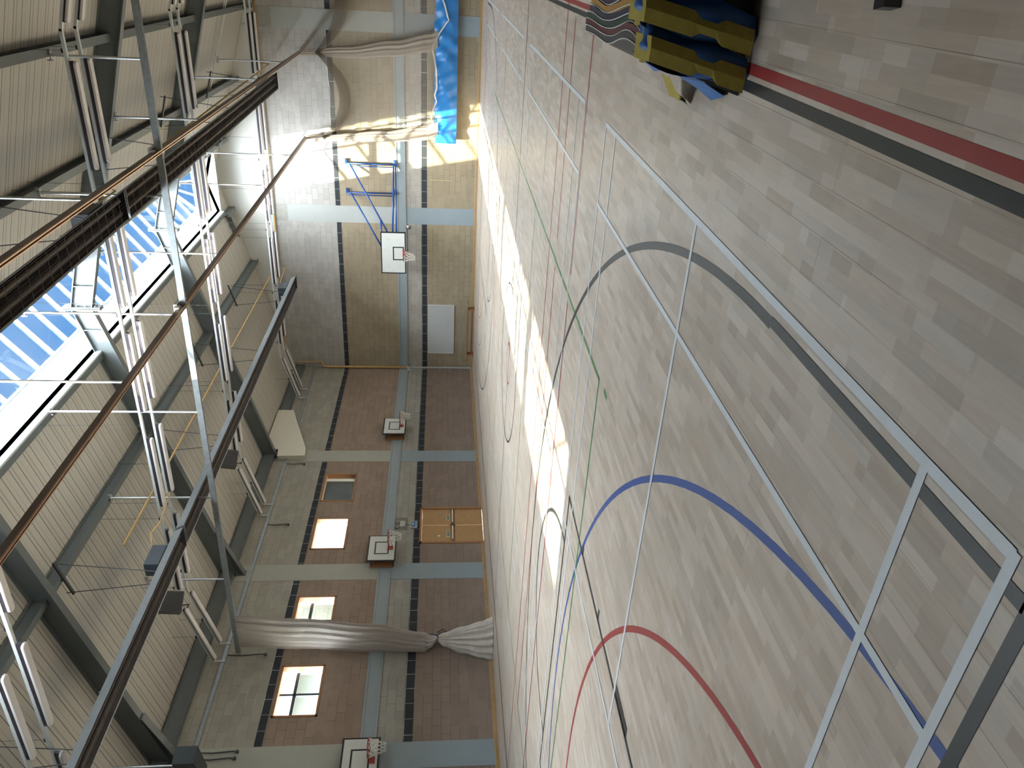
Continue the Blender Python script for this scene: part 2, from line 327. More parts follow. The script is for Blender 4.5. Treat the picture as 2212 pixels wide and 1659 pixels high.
M['webbing'] = plain('yellow_webbing', (.27, .215, .035), .8, 0, .12, 20)
M['conc'] = plain('mat_grey', (.08, .08, .08), .8)
# ------------------------------------------------------------------ floor and court markings
XR, YB = 17.05, -33.6
fl = MB(); fl.add([(-.02, YB, 0), (XR, YB, 0), (XR, .02, 0), (-.02, .02, 0)], [(0, 1, 2, 3)])
fl.add([(-.02, YB, -.1), (XR, YB, -.1), (XR, .02, -.1), (-.02, .02, -.1)], [(3, 2, 1, 0)])
floor = fl.build('floor', M['floor']); tag(floor, kind='structure')
def AF(x, y): return (15+(x-15)+.0085*(y+27), -27+(y+27)-.020*(x-15))
YC, XC = -16.87, 8.72
def paint(name, col, z):
    m, t, b, o = new_mat(name); b.inputs['Base Color'].default_value = (*col, 1); b.inputs['Roughness'].default_value = .38; b.inputs['Specular IOR Level'].default_value = .5
    n = t.nodes.new('ShaderNodeTexNoise'); n.inputs['Scale'].default_value = 9; g = t.nodes.new('ShaderNodeNewGeometry'); t.links.new(g.outputs['Position'], n.inputs['Vector'])
    r = t.nodes.new('ShaderNodeMapRange'); r.inputs[3].default_value = .9; r.inputs[4].default_value = 1.1; t.links.new(n.outputs['Fac'], r.inputs[0])
    s = t.nodes.new('ShaderNodeVectorMath'); s.operation = 'SCALE'; s.inputs[0].default_value = col; t.links.new(r.outputs[0], s.inputs['Scale']); t.links.new(s.outputs[0], b.inputs['Base Color'])
    return m
def seg(mb, p, q, w, z, n=6):
    mb.strip([AF(p[0]+(q[0]-p[0])*i/n, p[1]+(q[1]-p[1])*i/n) for i in range(n+1)], w, z)
def arc(mb, c, r, a0, a1, w, z, n=72):
    mb.strip([AF(c[0]+r*math.cos(math.radians(a0+(a1-a0)*i/n)), c[1]+r*math.sin(math.radians(a0+(a1-a0)*i/n))) for i in range(n+1)], w, z)
def mir(y): return 2*YC-y
# handball / five-a-side (blue), netball (red), volleyball (green), basketball (black), badminton (white)
zb, zr, zg, zk, zw = .0008, .0012, .0016, .0022, .0030
b = MB()
for k in (0, 1):
    c = (8.70, -30.59 if k == 0 else mir(-30.59)); arc(b, c, 5.68, 0 if k == 0 else 180, 180 if k == 0 else 360, .05, zb)
b.build('court_marking', paint('blue_line_paint', (.022, .060, .215), zb), floor)
b = MB()
for k in (0, 1):
    c = (8.70, -30.65 if k == 0 else mir(-30.65)); arc(b, c, 4.66, 0 if k == 0 else 180, 180 if k == 0 else 360, .05, zr)
for y in (-21.49, mir(-21.49), -30.65, mir(-30.65)): seg(b, (1.56, y), (15.89, y), .05, zr)
for x in (15.885, 1.56): seg(b, (x, -33.4), (x, mir(-30.65)), .05, zr)
seg(b, (15.73, -22.11), (13.24, -22.11), .045, zr); seg(b, (12.86, -22.11), (4.5, -22.11), .045, zr)
seg(b, (15.72, -23.29), (13.22, -23.29), .045, zr); seg(b, (12.86, -23.27), (2, -23.27), .045, zr)
arc(b, (XC, YC), .43, 0, 360, .05, zr, 40)
b.build('court_marking', paint('red_line_paint', (.235, .030, .028), zr), floor)
b = MB()
for y in (-25.27, mir(-25.27), -19.66, mir(-19.66)): seg(b, (4.48, y), (12.98, y), .042, zg)
for x in (4.48, 12.96): seg(b, (x, -25.27), (x, mir(-25.27)), .042, zg)
seg(b, (12.98, -25.50), (12.97, -25.64), .05, zg, 1); seg(b, (4.48, -25.50), (4.48, -25.64), .05, zg, 1)
b.build('court_marking', paint('green_line_paint', (.055, .17, .060), zg), floor)
b = MB()
for x in (15.81, 1.64): seg(b, (x, -33.4), (x, mir(-30.06)), .05, zk)
for y in (-30.065, mir(-30.065), YC): seg(b, (1.64, y), (15.81, y), .05, zk)
for k in (0, 1):
    F = (lambda y: y) if k == 0 else mir
    c = (8.72, F(-28.35)); arc(b, c, 6.22, 0 if k == 0 else 180, 180 if k == 0 else 360, .055, zk, 110)
    for x in (14.95, 2.50): seg(b, (x, F(-28.35)), (x, F(-30.05)), .05, zk, 2)
    seg(b, (6.38, F(-24.56)), (11.06, F(-24.56)), .05, zk)
    for x in (6.38, 11.06):
        seg(b, (x, F(-24.54)), (x, F(-30.05)), .05, zk)
        sx = 1 if x > 8 else -1
        for y in (-25.5, -26.37): seg(b, (x, F(y)), (x+sx*.12, F(y)), .05, zk, 1)
        seg(b, (x+sx*.06, F(-27.18)), (x+sx*.06, F(-27.60)), .12, zk, 1)
    arc(b, (8.72, F(-24.56)), 1.70, 0 if k == 0 else 180, 180 if k == 0 else 360, .05, zk)
arc(b, (8.72, -16.83), 1.69, 0, 360, .05, zk)
b.build('court_marking', paint('black_line_paint', (.018, .021, .020), zk), floor)
b = MB()
for ys in ((-29.96, -29.55, -27.15, -24.78, -24.35), (-23.20, -22.76, -20.36, -17.95, -17.52), (-16.36, -15.93, -13.5, -11.08, -10.64), (-9.30, -8.88, -6.45, -4.0, -3.48)):
    for i, y in enumerate(ys):
        if i == 2:
            seg(b, (15.05, y), (10.62, y), .038, zw); seg(b, (6.82, y), (2.39, y), .038, zw)
        else: seg(b, (15.05, y), (2.37, y), .038, zw)
    for x in (15.035, 14.32, 10.64, 6.80, 3.12, 2.39): seg(b, (x, ys[0]), (x, ys[-1]), .038 if x != 15.035 else .042, zw+.0002)
b.build('court_marking', paint('white_line_paint', (.46, .50, .52), zw), floor)
# ------------------------------------------------------------------ walls
WT = 7.42
wins = [(8.29, 9.88, 4.36, 5.46), (10.80, 12.33, 4.36, 5.44), (14.36, 15.92, 4.36, 5.45), (16.86, 18.43, 4.35, 5.45)]
door = (10.30, 12.06, 0.0, 2.04)
def wall_with_holes(y_of, holes, s0, s1, z0, z1, th):
    mb = MB(); ss = sorted({s0, s1, *[h[0] for h in holes], *[h[1] for h in holes]}); zs = sorted({z0, z1, *[h[2] for h in holes], *[h[3] for h in holes]})
    for i in range(len(ss)-1):
        for j in range(len(zs)-1):
            a, c, d, e = ss[i], ss[i+1], zs[j], zs[j+1]
            if any(h[0] < (a+c)/2 < h[1] and h[2] < (d+e)/2 < h[3] for h in holes): continue
            mb.box(-th, 0, -c, -a, d, e)
    return mb
wa = wall_with_holes(None, wins+[door], -.3, 33.9, -.1, WT, .30).build('wall_left', M['wallA']); tag(wa, kind='structure')
wb = MB().box(-.3, XR+.3, 0, .3, -.1, 8.2).build('wall_far', M['wallB']); tag(wb, kind='structure')
def dz(x): return 7.84+.29*(x if x < 8.47 else 16.94-x)
gp = MB().prism([(-.3, .08, 8.2), (XR+.3, .08, 8.2), (XR+.3, .08, dz(XR+.3)), (8.47, .08, 10.4), (-.3, .08, dz(-.3))], (0, .2, 0))
gpo = gp.build('gable_panel', M['white'], wb)
jn = MB()
for x in (1.9, 3.9, 5.9, 7.9, 9.9, 11.9, 13.9): jn.box(x-.004, x+.004, .074, .081, 8.2, dz(x)-.02)
jn.box(0, XR, .05, .085, 8.19, 8.205)
jn.build('panel_joint', M['boxgrey'], wb)
rest = MB().box(-.3, XR+.3, YB-.3, YB, -.1, 8.2).prism([(-.3, YB, 8.2), (XR+.3, YB, 8.2), (XR+.3, YB, dz(XR+.3)), (8.47, YB, 10.4), (-.3, YB, dz(-.3))], (0, -.3, 0))
tag(rest.build('wall_back', M['wallB']), kind='structure')
tag(MB().box(XR, XR+.3, YB, 0, -.1, 7.9).build('wall_right', M['wallA']), kind='structure')
# pilasters (painted flush bands) and the horizontal channel
npil = 0
def trim(mb, mat, bevel=0):
    global npil; npil += 1
    return tag(mb.build('trim_%d' % npil, mat, bevel=bevel), kind='structure')
for s0, s1 in ((6.79, 7.50), (13.01, 13.70), (19.215, 19.90), (25.4, 26.1), (31.6, 32.3)):
    trim(MB().box(0, .012, -s1, -s0, .10, 2.93), M['pil_lo']); trim(MB().box(0, .012, -s1, -s0, 3.24, WT-.02), M['pil_hi'])
for x0, x1 in ((6.67, 7.36), (13.83, 14.52)):
    trim(MB().box(x0, x1, -.012, 0, .10, 2.93), M['pil_lo']); trim(MB().box(x0, x1, -.012, 0, 3.24, 7.62), M['pil_hiB'])
    trim(MB().box(x0, x1, -.008, 0, 7.62, 8.12), plain('pale_block_top', (.30, .295, .26), .8))
for side in 'AB':
    prof = [(0, 2.88), (.045, 2.88), (.045, 2.925), (.028, 2.93), (.028, 3.205), (.045, 3.21), (.045, 3.26), (0, 3.26)]
    if side == 'A': trim(MB().prism([(a, 0, z) for a, z in prof], (0, YB, 0)), M['rail'])
    else: trim(MB().prism([(0, -a, z) for a, z in prof], (XR, 0, 0)), M['rail'])
# skirtings
sk = MB().prism([(0, 0, 0), (.022, 0, 0), (.022, 0, .085), (.012, 0, .098), (0, 0, .098)], (0, -10.26, 0)); sk.prism([(0, -12.10, 0), (.022, -12.10, 0), (.022, -12.10, .085), (.012, -12.10, .098), (0, -12.10, .098)], (0, YB+12.10, 0))
tag(sk.build('baseboard_left', M['skirt']), kind='structure')
tag(MB().prism([(0, 0, 0), (0, -.022, 0), (0, -.022, .085), (0, -.012, .098), (0, 0, .098)], (XR, 0, 0)).build('baseboard_far', M['skirt']), kind='structure')
tag(MB().box(XR-.02, XR, YB, 0, 0, .098).build('baseboard_right', M['skirt']), kind='structure')
tag(MB().box(0, .07, -10.28, 0, 0, .006).box(0, .07, YB, -12.08, 0, .006).box(.07, .08, YB, 0, 0, .004).build('trim_40', wood_mat('edge_board', (.27, .20, .15), (30, 1, 1))), kind='structure')
# ------------------------------------------------------------------ roof
X0, X1, YN, YF = 7.32, 9.62, -30.7, -1.1
dk = MB()
def slab(xa, xb, ya, yb, t=.12):
    dk.add([(xa, ya, dz(xa)), (xb, ya, dz(xb)), (xb, yb, dz(xb)), (xa, yb, dz(xa)), (xa, ya, dz(xa)+t), (xb, ya, dz(xb)+t), (xb, yb, dz(xb)+t), (xa, yb, dz(xa)+t)],
           [(3, 2, 1, 0), (4, 5, 6, 7), (0, 1, 5, 4), (2, 3, 7, 6), (1, 2, 6, 5), (3, 0, 4, 7)])
slab(-.35, X0, YB-.3, .3); slab(X1, XR+.35, YB-.3, .3)
slab(X0, 8.47, YF, .3); slab(8.47, X1, YF, .3); slab(X0, 8.47, YB-.3, YN); slab(8.47, X1, YB-.3, YN)
tag(dk.build('ceiling', M['deck']), kind='structure')
# roof light: upstand lining, sills, hipped glazing
ZS, ZR = 10.79, 11.72
up = MB()
up.box(X0-.05, X0, YN, YF, 9.82, ZS); up.box(X1, X1+.05, YN, YF, 9.82, ZS); up.box(X0-.05, X1+.05, YF, YF+.05, 9.93, ZS); up.box(X0-.05, X1+.05, YN-.05, YN, 9.93, ZS)
trim(up, M['upstand'])
sk5 = MB().box(X0-.08, X0+.04, YN, YF, ZS, ZS+.05).box(X1-.04, X1+.08, YN, YF, ZS, ZS+.05).box(X0, X1, YF-.04, YF+.08, ZS, ZS+.05).box(X0, X1, YN-.08, YN+.04, ZS, ZS+.05)
win5 = sk5.build('window_5', M['bar']); tag(win5, kind='structure')
xm = 8.47; hipd = .75
gl = MB(); zz0, zz1 = ZS+.07, ZR+.02
gl.add([(X0, YN, zz0), (X0, YF, zz0), (xm, YF-hipd, zz1), (xm, YN+hipd, zz1), (X1, YN, zz0), (X1, YF, zz0)], [(0, 1, 2, 3), (5, 4, 3, 2), (1, 5, 2), (4, 0, 3)])
gl.build('glass', M['glass'], win5)
def bar(p, q, w=.045, h=.09):
    p, q = Vector(p), Vector(q); d = (q-p).normalized(); s = d.cross(Vector((0, 0, 1))).normalized(); u = s.cross(d)
    return MB().obox((p+q)/2, d, s, u, (q-p).length/2, w/2, h/2)
y = -1.82
while y > YN+hipd:
    for xa in (X0, X1): bar((xa, y, ZS+.04), (xm, y, ZR)).build('glazing_bar', M['bar'], win5)
    y -= .785
bar((xm, YF-hipd, ZR), (xm, YN+hipd, ZR), .08, .12).build('ridge_bar', M['bar'], win5)
for (xa, ya, yb) in ((X0, YF, YF-hipd), (X1, YF, YF-hipd), (X0, YN, YN+hipd), (X1, YN, YN+hipd)): bar((xa, ya, ZS+.03), (xm, yb, ZR), .06, .1).build('hip_bar', M['bar'], win5)
for x in (7.9, 8.47, 9.05): bar((x, YF, ZS+.03), (8.47+(x-8.47)*.35, YF-.5, ZS+.62)).build('glazing_bar', M['bar'], win5)
# steel rafters
def ibeam_x(mb_, xa, za, xb, zb, y, d, w=.18, tf=.022, tw=.02):
    """I beam in the XZ plane from (xa,za) to (xb,zb) = bottom line, depth d measured up"""
    for (lo, hi, hw) in ((0, tf, w/2), (d-tf, d, w/2), (tf, d-tf, tw/2)):
        mb_.add([(xa, y-hw, za+lo), (xb, y-hw, zb+lo), (xb, y+hw, zb+lo), (xa, y+hw, za+lo), (xa, y-hw, za+hi), (xb, y-hw, zb+hi), (xb, y+hw, zb+hi), (xa, y+hw, za+hi)],
                [(3, 2, 1, 0), (4, 5, 6, 7), (0, 1, 5, 4), (2, 3, 7, 6), (1, 2, 6, 5), (3, 0, 4, 7)])
RY = (-7.15, -13.35, -19.55, -25.75, -31.9)
ord_ = ('farthest', 'second', 'third', 'fourth', 'nearest')
for k, y in enumerate(RY):
    t = thing('steel_rafter', (0, y, 7.35), ['grey steel roof beam pair meeting at the roof light, nearest the white gable panels', 'grey steel roof beam crossing the middle of the visible roof light, second from the gable', 'dark grey steel roof beam over the large net, third from the gable', 'grey steel roof beam just beyond the camera, fourth from the gable', 'grey steel roof beam behind the camera, fifth from the gable'][k], 'roof beam', 'steel roof beams')
    for sgn in (0, 1):
        f = (lambda x: x) if sgn == 0 else (lambda x: 16.94-x)
        m_ = MB(); ibeam_x(m_, f(0.0), 7.35, f(8.45), 9.79, y, .50); m_.build('beam', M['steel'], t)
        h = MB(); h.prism([(f(0.02), y-.01, 7.35), (f(1.55), y-.01, 7.79), (f(0.02), y-.01, 7.18)], (0, .02, 0))
        h.add([(f(0.0), y-.09, 7.17), (f(1.6), y-.09, 7.79), (f(1.6), y+.09, 7.79), (f(0), y+.09, 7.17), (f(0.0), y-.09, 7.15), (f(1.6), y-.09, 7.77), (f(1.6), y+.09, 7.77), (f(0), y+.09, 7.15)], [(0, 1, 2, 3), (7, 6, 5, 4), (0, 4, 5, 1), (2, 6, 7, 3), (1, 5, 6, 2), (0, 3, 7, 4)])
        if k in (1, 2, 3, 4): h.build('haunch', M['steel'], t)
        MB().box(f(0)-.02*(1 if sgn else 0), f(0)+(.02 if not sgn else 0), y-.12, y+.12, 7.12, 7.88).build('end_plate', M['steel'], t)
        st = MB().obox((f(7.9), y, 9.87), (1, 0, 0), (0, 1, 0), (0, 0, 1), .008, .085, .235); st.build('stiffener', M['steel'], t)
    ap = MB().box(8.43, 8.46, y-.11, y+.11, 9.60, 10.48).box(8.48, 8.51, y-.11, y+.11, 9.60, 10.48); ap.build('apex_plate', M['steel'], t)
    for zz in (9.72, 9.95, 10.15, 10.36):
        for dy in (-.06, .06): MB().tube([(8.40, y+dy, zz), (8.54, y+dy, zz)], .016, 6).build('bolt', M['zinc'], t)
# purlins
def ibeam_y(x, zb_, ya, yb, d=.28, w=.16, tilt=0):
    m_ = MB(); m_.box(x-w/2, x+w/2, ya, yb, zb_, zb_+.018); m_.box(x-w/2, x+w/2, ya, yb, zb_+d-.018, zb_+d); m_.box(x-.009, x+.009, ya, yb, zb_+.018, zb_+d-.018); return m_
edges = [0.0]+[v for y in RY for v in (y+.02, y-.02)]+[YB]
bays = [(edges[i+1], edges[i]) for i in range(0, len(edges)-1, 2)]
pl_names = {4.95: 'on the left slope', 12.05: 'right of the roof light', 14.52: 'lowest on the right slope'}
bay_names = ['in the bay against the gable', 'in the second bay from the gable', 'in the third bay from the gable', 'in the fourth bay from the gable', 'in the fifth bay from the gable', 'in the bay behind the camera']
for x in (4.95, 12.05, 14.52):
    for i, (ya, yb) in enumerate(bays):
        o = ibeam_y(x, dz(x)-.29, ya, yb).build('purlin', M['steel'], loc=(x, ya, dz(x)-.29)); tag(o, 'grey steel purlin %s, %s' % (pl_names[x], bay_names[i]), 'roof beam', 'purlins between the rafters')
for xa, nm in ((X0-.05, 'left'), (X1+.05, 'right')):
    for i, (ya, yb) in enumerate(bays):
        s_ = -1 if nm == 'left' else 1
        m_ = MB().box(min(xa, xa+s_*.15), max(xa, xa+s_*.15), max(ya, YN-.1), min(yb, YF+.1) if i == 0 else yb, 9.80, 9.82); m_.box(xa+s_*.07-.01, xa+s_*.07+.01, max(ya, YN-.1), min(yb, YF+.1) if i == 0 else yb, 9.82, 10.0)
        tag(m_.build('trimmer_beam', M['steel'], loc=(xa, ya, 9.80)), 'grey steel trimmer along the %s edge of the roof light, %s' % (nm, bay_names[i]), 'roof beam', 'trimmers beside the roof light')
# short brackets at the far corner of the roof light
for f, nm in ((lambda x: x, 'left'), (lambda x: 16.94-x, 'right')):
    m_ = MB(); ibeam_x(m_, f(7.2), 9.72, f(6.2), 9.42, -.75, .26, .12); m_.box(min(f(7.05), f(7.2)), max(f(7.05), f(7.2)), -1.0, -.02, 9.66, 9.92)
    tag(m_.build('trimmer_bracket', M['steel'], loc=(f(7.2), -.75, 9.42)), 'short grey steel stub beam at the %s far corner of the roof light' % nm, 'roof beam')
# eaves beams on top of both side walls
for i, (ya, yb) in enumerate(bays):
    m_ = MB().box(.0, .16, ya, yb, 7.44, 7.46).box(.0, .16, ya, yb, 7.80, 7.82).box(.10, .12, ya, yb, 7.46, 7.80)
    tag(m_.build('eaves_beam', M['steel'], loc=(0, ya, 7.44)), 'grey steel eaves beam on top of the windowed wall, %s' % bay_names[i], 'roof beam', 'eaves beams')
tag(MB().box(XR-.16, XR, YB, 0, 7.44, 7.80).build('eaves_beam', M['steel'], loc=(XR, -16, 7.44)), 'grey steel eaves beam on the wall beside the camera', 'roof beam')
tag(MB().box(-.3, 0, YB, 0, WT, 7.9).build('wall_left_top', M['wallA']), kind='structure')
# cream boxing over the bracing, left wall near the corner
cb = MB().prism([(0.165, -4.18, 7.84), (0.165, -4.18, 7.24), (0.165, -4.97, 7.0), (0.165, -6.94, 6.35), (0.165, -7.42, 6.32), (0.165, -7.45, 7.30), (.165, -7.0, 7.33), (.165, -7.0, 7.84)], (.06, 0, 0)).prism([(0.02, -4.22, 7.40), (0.02, -4.22, 7.26), (0.02, -4.99, 7.02), (0.02, -6.94, 6.38), (0.02, -7.38, 6.36), (0.02, -7.40, 7.28)], (.145, 0, 0))
tag(cb.build('bracing_cover', M['cream'], loc=(.01, -5.5, 6.32), bevel=.006), 'cream angular board boxed against the top of the windowed wall near the corner', 'panel')
# ------------------------------------------------------------------ windows and door
def window(n, s0, s1, z0, z1, cross):
    fr = MB(); w = .05
    for a, b_, c, d in ((s0, s1, z1-w, z1), (s0, s1, z0, z0+w), (s0, s0+w, z0, z1), (s1-w, s1, z0, z1)): fr.box(-.16, .02, -b_, -a, c, d)
    o = fr.build('window_%d' % n, M['woodfr']); tag(o, kind='structure')
    rv = MB()
    rv.box(-.30, -.16, -s0-.02, -s0, z0, z1).box(-.30, -.16, -s1, -s1+.02, z0, z1).box(-.30, -.16, -s1, -s0, z1-.02, z1).box(-.30, -.16, -s1, -s0, z0, z0+.02)
    rv.build('reveal', M['white'], o)
    MB().add([(-.2, -s1, z0), (-.2, -s0, z0), (-.2, -s0, z1), (-.2, -s1, z1)], [(0, 1, 2, 3)]).build('glass', M['wglass'], o)
    if cross:
        MB().box(-.30, -.24, -s1, -s0, z0+.66, z0+.74).build('transom', M['blackblue'], o); MB().box(-.30, -.24, -(s0+s1)/2-.03+.08, -(s0+s1)/2+.03+.08, z0, z1).build('mullion', M['blackblue'], o)
window(1, *wins[0], False); window(2, *wins[1], False); window(3, *wins[2], True); window(4, *wins[3], True)
fr = MB().box(-.12, .03, -10.34, -10.30+.04, 0, 2.06).box(-.12, .03, -12.10, -12.02, 0, 2.06).box(-.12, .03, -12.10, -10.26, 2.0, 2.07)
dr = fr.build('door_1', M['woodfr']); tag(dr, kind='structure')
for a, b_ in ((10.345, 11.165), (11.185, 12.015)):
    lf = MB().box(-.06, -.01, -b_, -a, .015, .93).box(-.06, -.01, -b_, -a, 1.06, 1.99).box(-.06, -.035, -b_, -a, .93, 1.06).build('door_leaf', M['doorw'], dr)
    c = (a+b_)/2
    MB().box(-.034, .05, -c-.33, -c+.33, .975, 1.02).build('push_bar', M['alu'], lf, bevel=.006)
    MB().box(-.034, .03, -c-.40, -c-.33, .965, 1.03).box(-.034, .03, -c+.33, -c+.39, .965, 1.03).build('bar_bracket', plain('brown_bracket', (.12, .09, .07), .4), lf)
    sg = MB().box(-.010, -.004, -c-.17, -c+.15, 1.09, 1.20).build('door_sign', plain('sign_white', (.50, .55, .45), .5), lf)
    s2 = MB().box(-.004, -.002, -c-.13, -c+.12, 1.105, 1.185).build('sign_face', plain('sign_green', (.01, .07, .045), .5), sg)
    txt = bpy.data.curves.new('lettering', 'FONT'); txt.body = 'PUSH BAR\nTO OPEN'; txt.size = .045; txt.align_x = 'CENTER'; txt.extrude = .0005; txt.space_line = .8
    to = bpy.data.objects.new('lettering', txt); COL.objects.link(to); to.parent = s2; to.rotation_euler = (math.pi/2, 0, math.pi/2); to.location = Vector((-.001, -c, 1.15))-ORG[s2]; txt.materials.append(M['fitting'])
    MB().tube([(-.01, -c-(.12 if a > 11 else -.24), 1.44), (-.004, -c-(.12 if a > 11 else -.24), 1.44)], .04, 12).build('finger_disc', M['fitting'] if a > 11 else M['rail'], lf)
MB().box(-.03, .0, -11.19, -11.16, .90, 1.10).build('astragal', M['steel_dk'], dr)
# ------------------------------------------------------------------ outside the windows
brk = plain('render_white', (.22, .25, .25), .8, 0, .05, 2)
tile, tt, tb, _o = new_mat('clay_tiles'); wv = tt.nodes.new('ShaderNodeTexWave'); wv.inputs['Scale'].default_value = 3.2; wv.inputs['Distortion'].default_value = 1.5; wv.bands_direction = 'DIAGONAL'
rpx = tt.nodes.new('ShaderNodeValToRGB'); rpx.color_ramp.elements[0].color = (.11, .035, .022, 1); rpx.color_ramp.elements[1].color = (.24, .11, .075, 1); gg = tt.nodes.new('ShaderNodeNewGeometry')
tt.links.new(gg.outputs['Position'], wv.inputs['Vector']); tt.links.new(wv.outputs['Fac'], rpx.inputs[0]); tt.links.new(rpx.outputs[0], tb.inputs['Base Color'])
t = thing('neighbouring_building', (-8, -4, 0), 'white rendered building with red tiled roof seen through the windows nearest the camera', 'building')
MB().box(-14, -8, -12, 9.5, 0, 6.9).build('wall', brk, t)
MB().prism([(-14.3, 10, 7.0), (-7.6, 10, 6.75), (-10.9, 10, 9.6)], (0, -22.3, 0)).build('roof', tile, t)
MB().box(-7.75, -7.55, -12.3, 10, 6.72, 6.92).build('fascia', M['bar'], t)
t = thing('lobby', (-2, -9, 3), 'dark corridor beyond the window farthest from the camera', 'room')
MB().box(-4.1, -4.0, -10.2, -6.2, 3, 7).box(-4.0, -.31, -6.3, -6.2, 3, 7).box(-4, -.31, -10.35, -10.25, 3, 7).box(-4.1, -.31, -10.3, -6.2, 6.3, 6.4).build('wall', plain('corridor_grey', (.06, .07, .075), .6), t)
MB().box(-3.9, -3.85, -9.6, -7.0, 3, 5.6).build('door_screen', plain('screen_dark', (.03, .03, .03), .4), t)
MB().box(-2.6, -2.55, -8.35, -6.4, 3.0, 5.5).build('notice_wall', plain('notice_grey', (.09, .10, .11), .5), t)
esg = thing('exit_sign', (-1.6, -8.0, 5.4), 'green illuminated exit sign hanging in the corridor beyond the far window', 'sign')
m_, tnt, b_, o_ = new_mat('sign_lit'); b_.inputs['Base Color'].default_value = (.5, .8, .75, 1); b_.inputs['Emission Color'].default_value = (.35, .75, .70, 1); b_.inputs['Emission Strength'].default_value = .55
MB().box(-1.62, -1.58, -8.45, -7.85, 5.38, 5.60).build('panel', m_, esg)
gk = plain('exit_green', (.01, .10, .08), .5)
MB().box(-1.578, -1.574, -8.20, -7.88, 5.41, 5.57).build('pictogram_field', gk, esg)
MB().box(-1.578, -1.574, -8.42, -8.24, 5.41, 5.57).build('door_field', gk, esg)
MB().prism([(-1.573, -7.95, 5.49), (-1.573, -8.03, 5.56), (-1.573, -8.03, 5.52), (-1.573, -8.16, 5.52), (-1.573, -8.16, 5.46), (-1.573, -8.03, 5.46), (-1.573, -8.03, 5.42)], (.002, 0, 0)).build('arrow', m_, esg)
t = thing('sunlit_link_building', (-5, -9, 0), 'pale sunlit block wall with high glazing seen through the second window', 'building')
MB().box(-5.1, -5, -12.0, -4.5, -.1, 9).build('wall', block_mat('pale_block', 1, .1, .1, (.20, .20, .16), (.20, .20, .16), (.20, .20, .16), (.20, .20, .16), (.20, .20, .16)), t)
MB().prism([(-4.98, -6.1, 6.0), (-4.98, -7.9, 6.5), (-4.98, -8.0, 6.3), (-4.98, -6.2, 5.8)], (.05, 0, 0)).prism([(-4.98, -8.2, 6.9), (-4.98, -8.2, 6.7), (-4.98, -6.4, 7.3), (-4.98, -6.4, 7.5)], (.05, 0, 0)).build('beam_shadow', M['steel'], t)  # dark strips laid on the pale wall as beam shadows
tag(MB().add([(-40, -60, -.12), (-.3, -60, -.12), (-.3, 30, -.12), (-40, 30, -.12)], [(0, 1, 2, 3)]).build('outdoor_paving', plain('paving', (.4, .38, .34), .9)), kind='structure')
# ------------------------------------------------------------------ lighting rows
def lerp(a, b, t): return Vector(a)*(1-t)+Vector(b)*t
BASE = 7.74          # level of the horizontal trunking
SL = math.atan(.283)
pf = thing('linear_light', (0, 0, 0), 'x', 'light fitting', 'linear light fittings on the trunking')
LEN = 1.83
tray = MB().box(-LEN/2, LEN/2, -.028, .028, -.085, -.02); tray.build('gear_tray', M['fitdark'], pf)
bd = MB()
pr = [(-LEN/2, 0), (-LEN/2+.02, .05), (-LEN/2+.05, .066), (LEN/2-.05, .066), (LEN/2-.02, .05), (LEN/2, 0), (LEN/2-.02, -.05), (LEN/2-.05, -.066), (-LEN/2+.05, -.066), (-LEN/2+.02, -.05)]
bd.prism([(x, y, -.135) for x, y in pr], (0, 0, .05)); bd.build('diffuser', M['fitting'], pf, bevel=.012)
cp = MB()
for i in range(7): cp.box(-LEN/2+.08+i*(LEN-.16)/6-.012, -LEN/2+.08+i*(LEN-.16)/6+.012, -.045, .045, -.10, -.082)
cp.build('clip_row', M['galv'], pf)
rows = [(-2.17, 'farther strand, row by gable', 7.80), (-2.92, 'nearer strand, row by gable', 7.79), (-10.11, 'farther strand, second row', 7.765), (-10.70, 'nearer strand, second row', 7.765),
        (-16.11, 'farther strand, third row', 7.72), (-16.70, 'nearer strand, third row', 7.72), (-22.45, 'farther strand, fourth row', 7.75), (-23.05, 'nearer strand, fourth row', 7.75)]
cx_ = [1.0, 3.47, 5.98, 8.47, 10.85, 13.53, 15.94]
wh = ['on the slope above the windows', 'first level one from the windows', 'second level one from the windows', 'under the roof light', 'fourth level one from the windows', 'fifth level one from the windows', 'on the slope opposite the windows']
first = True
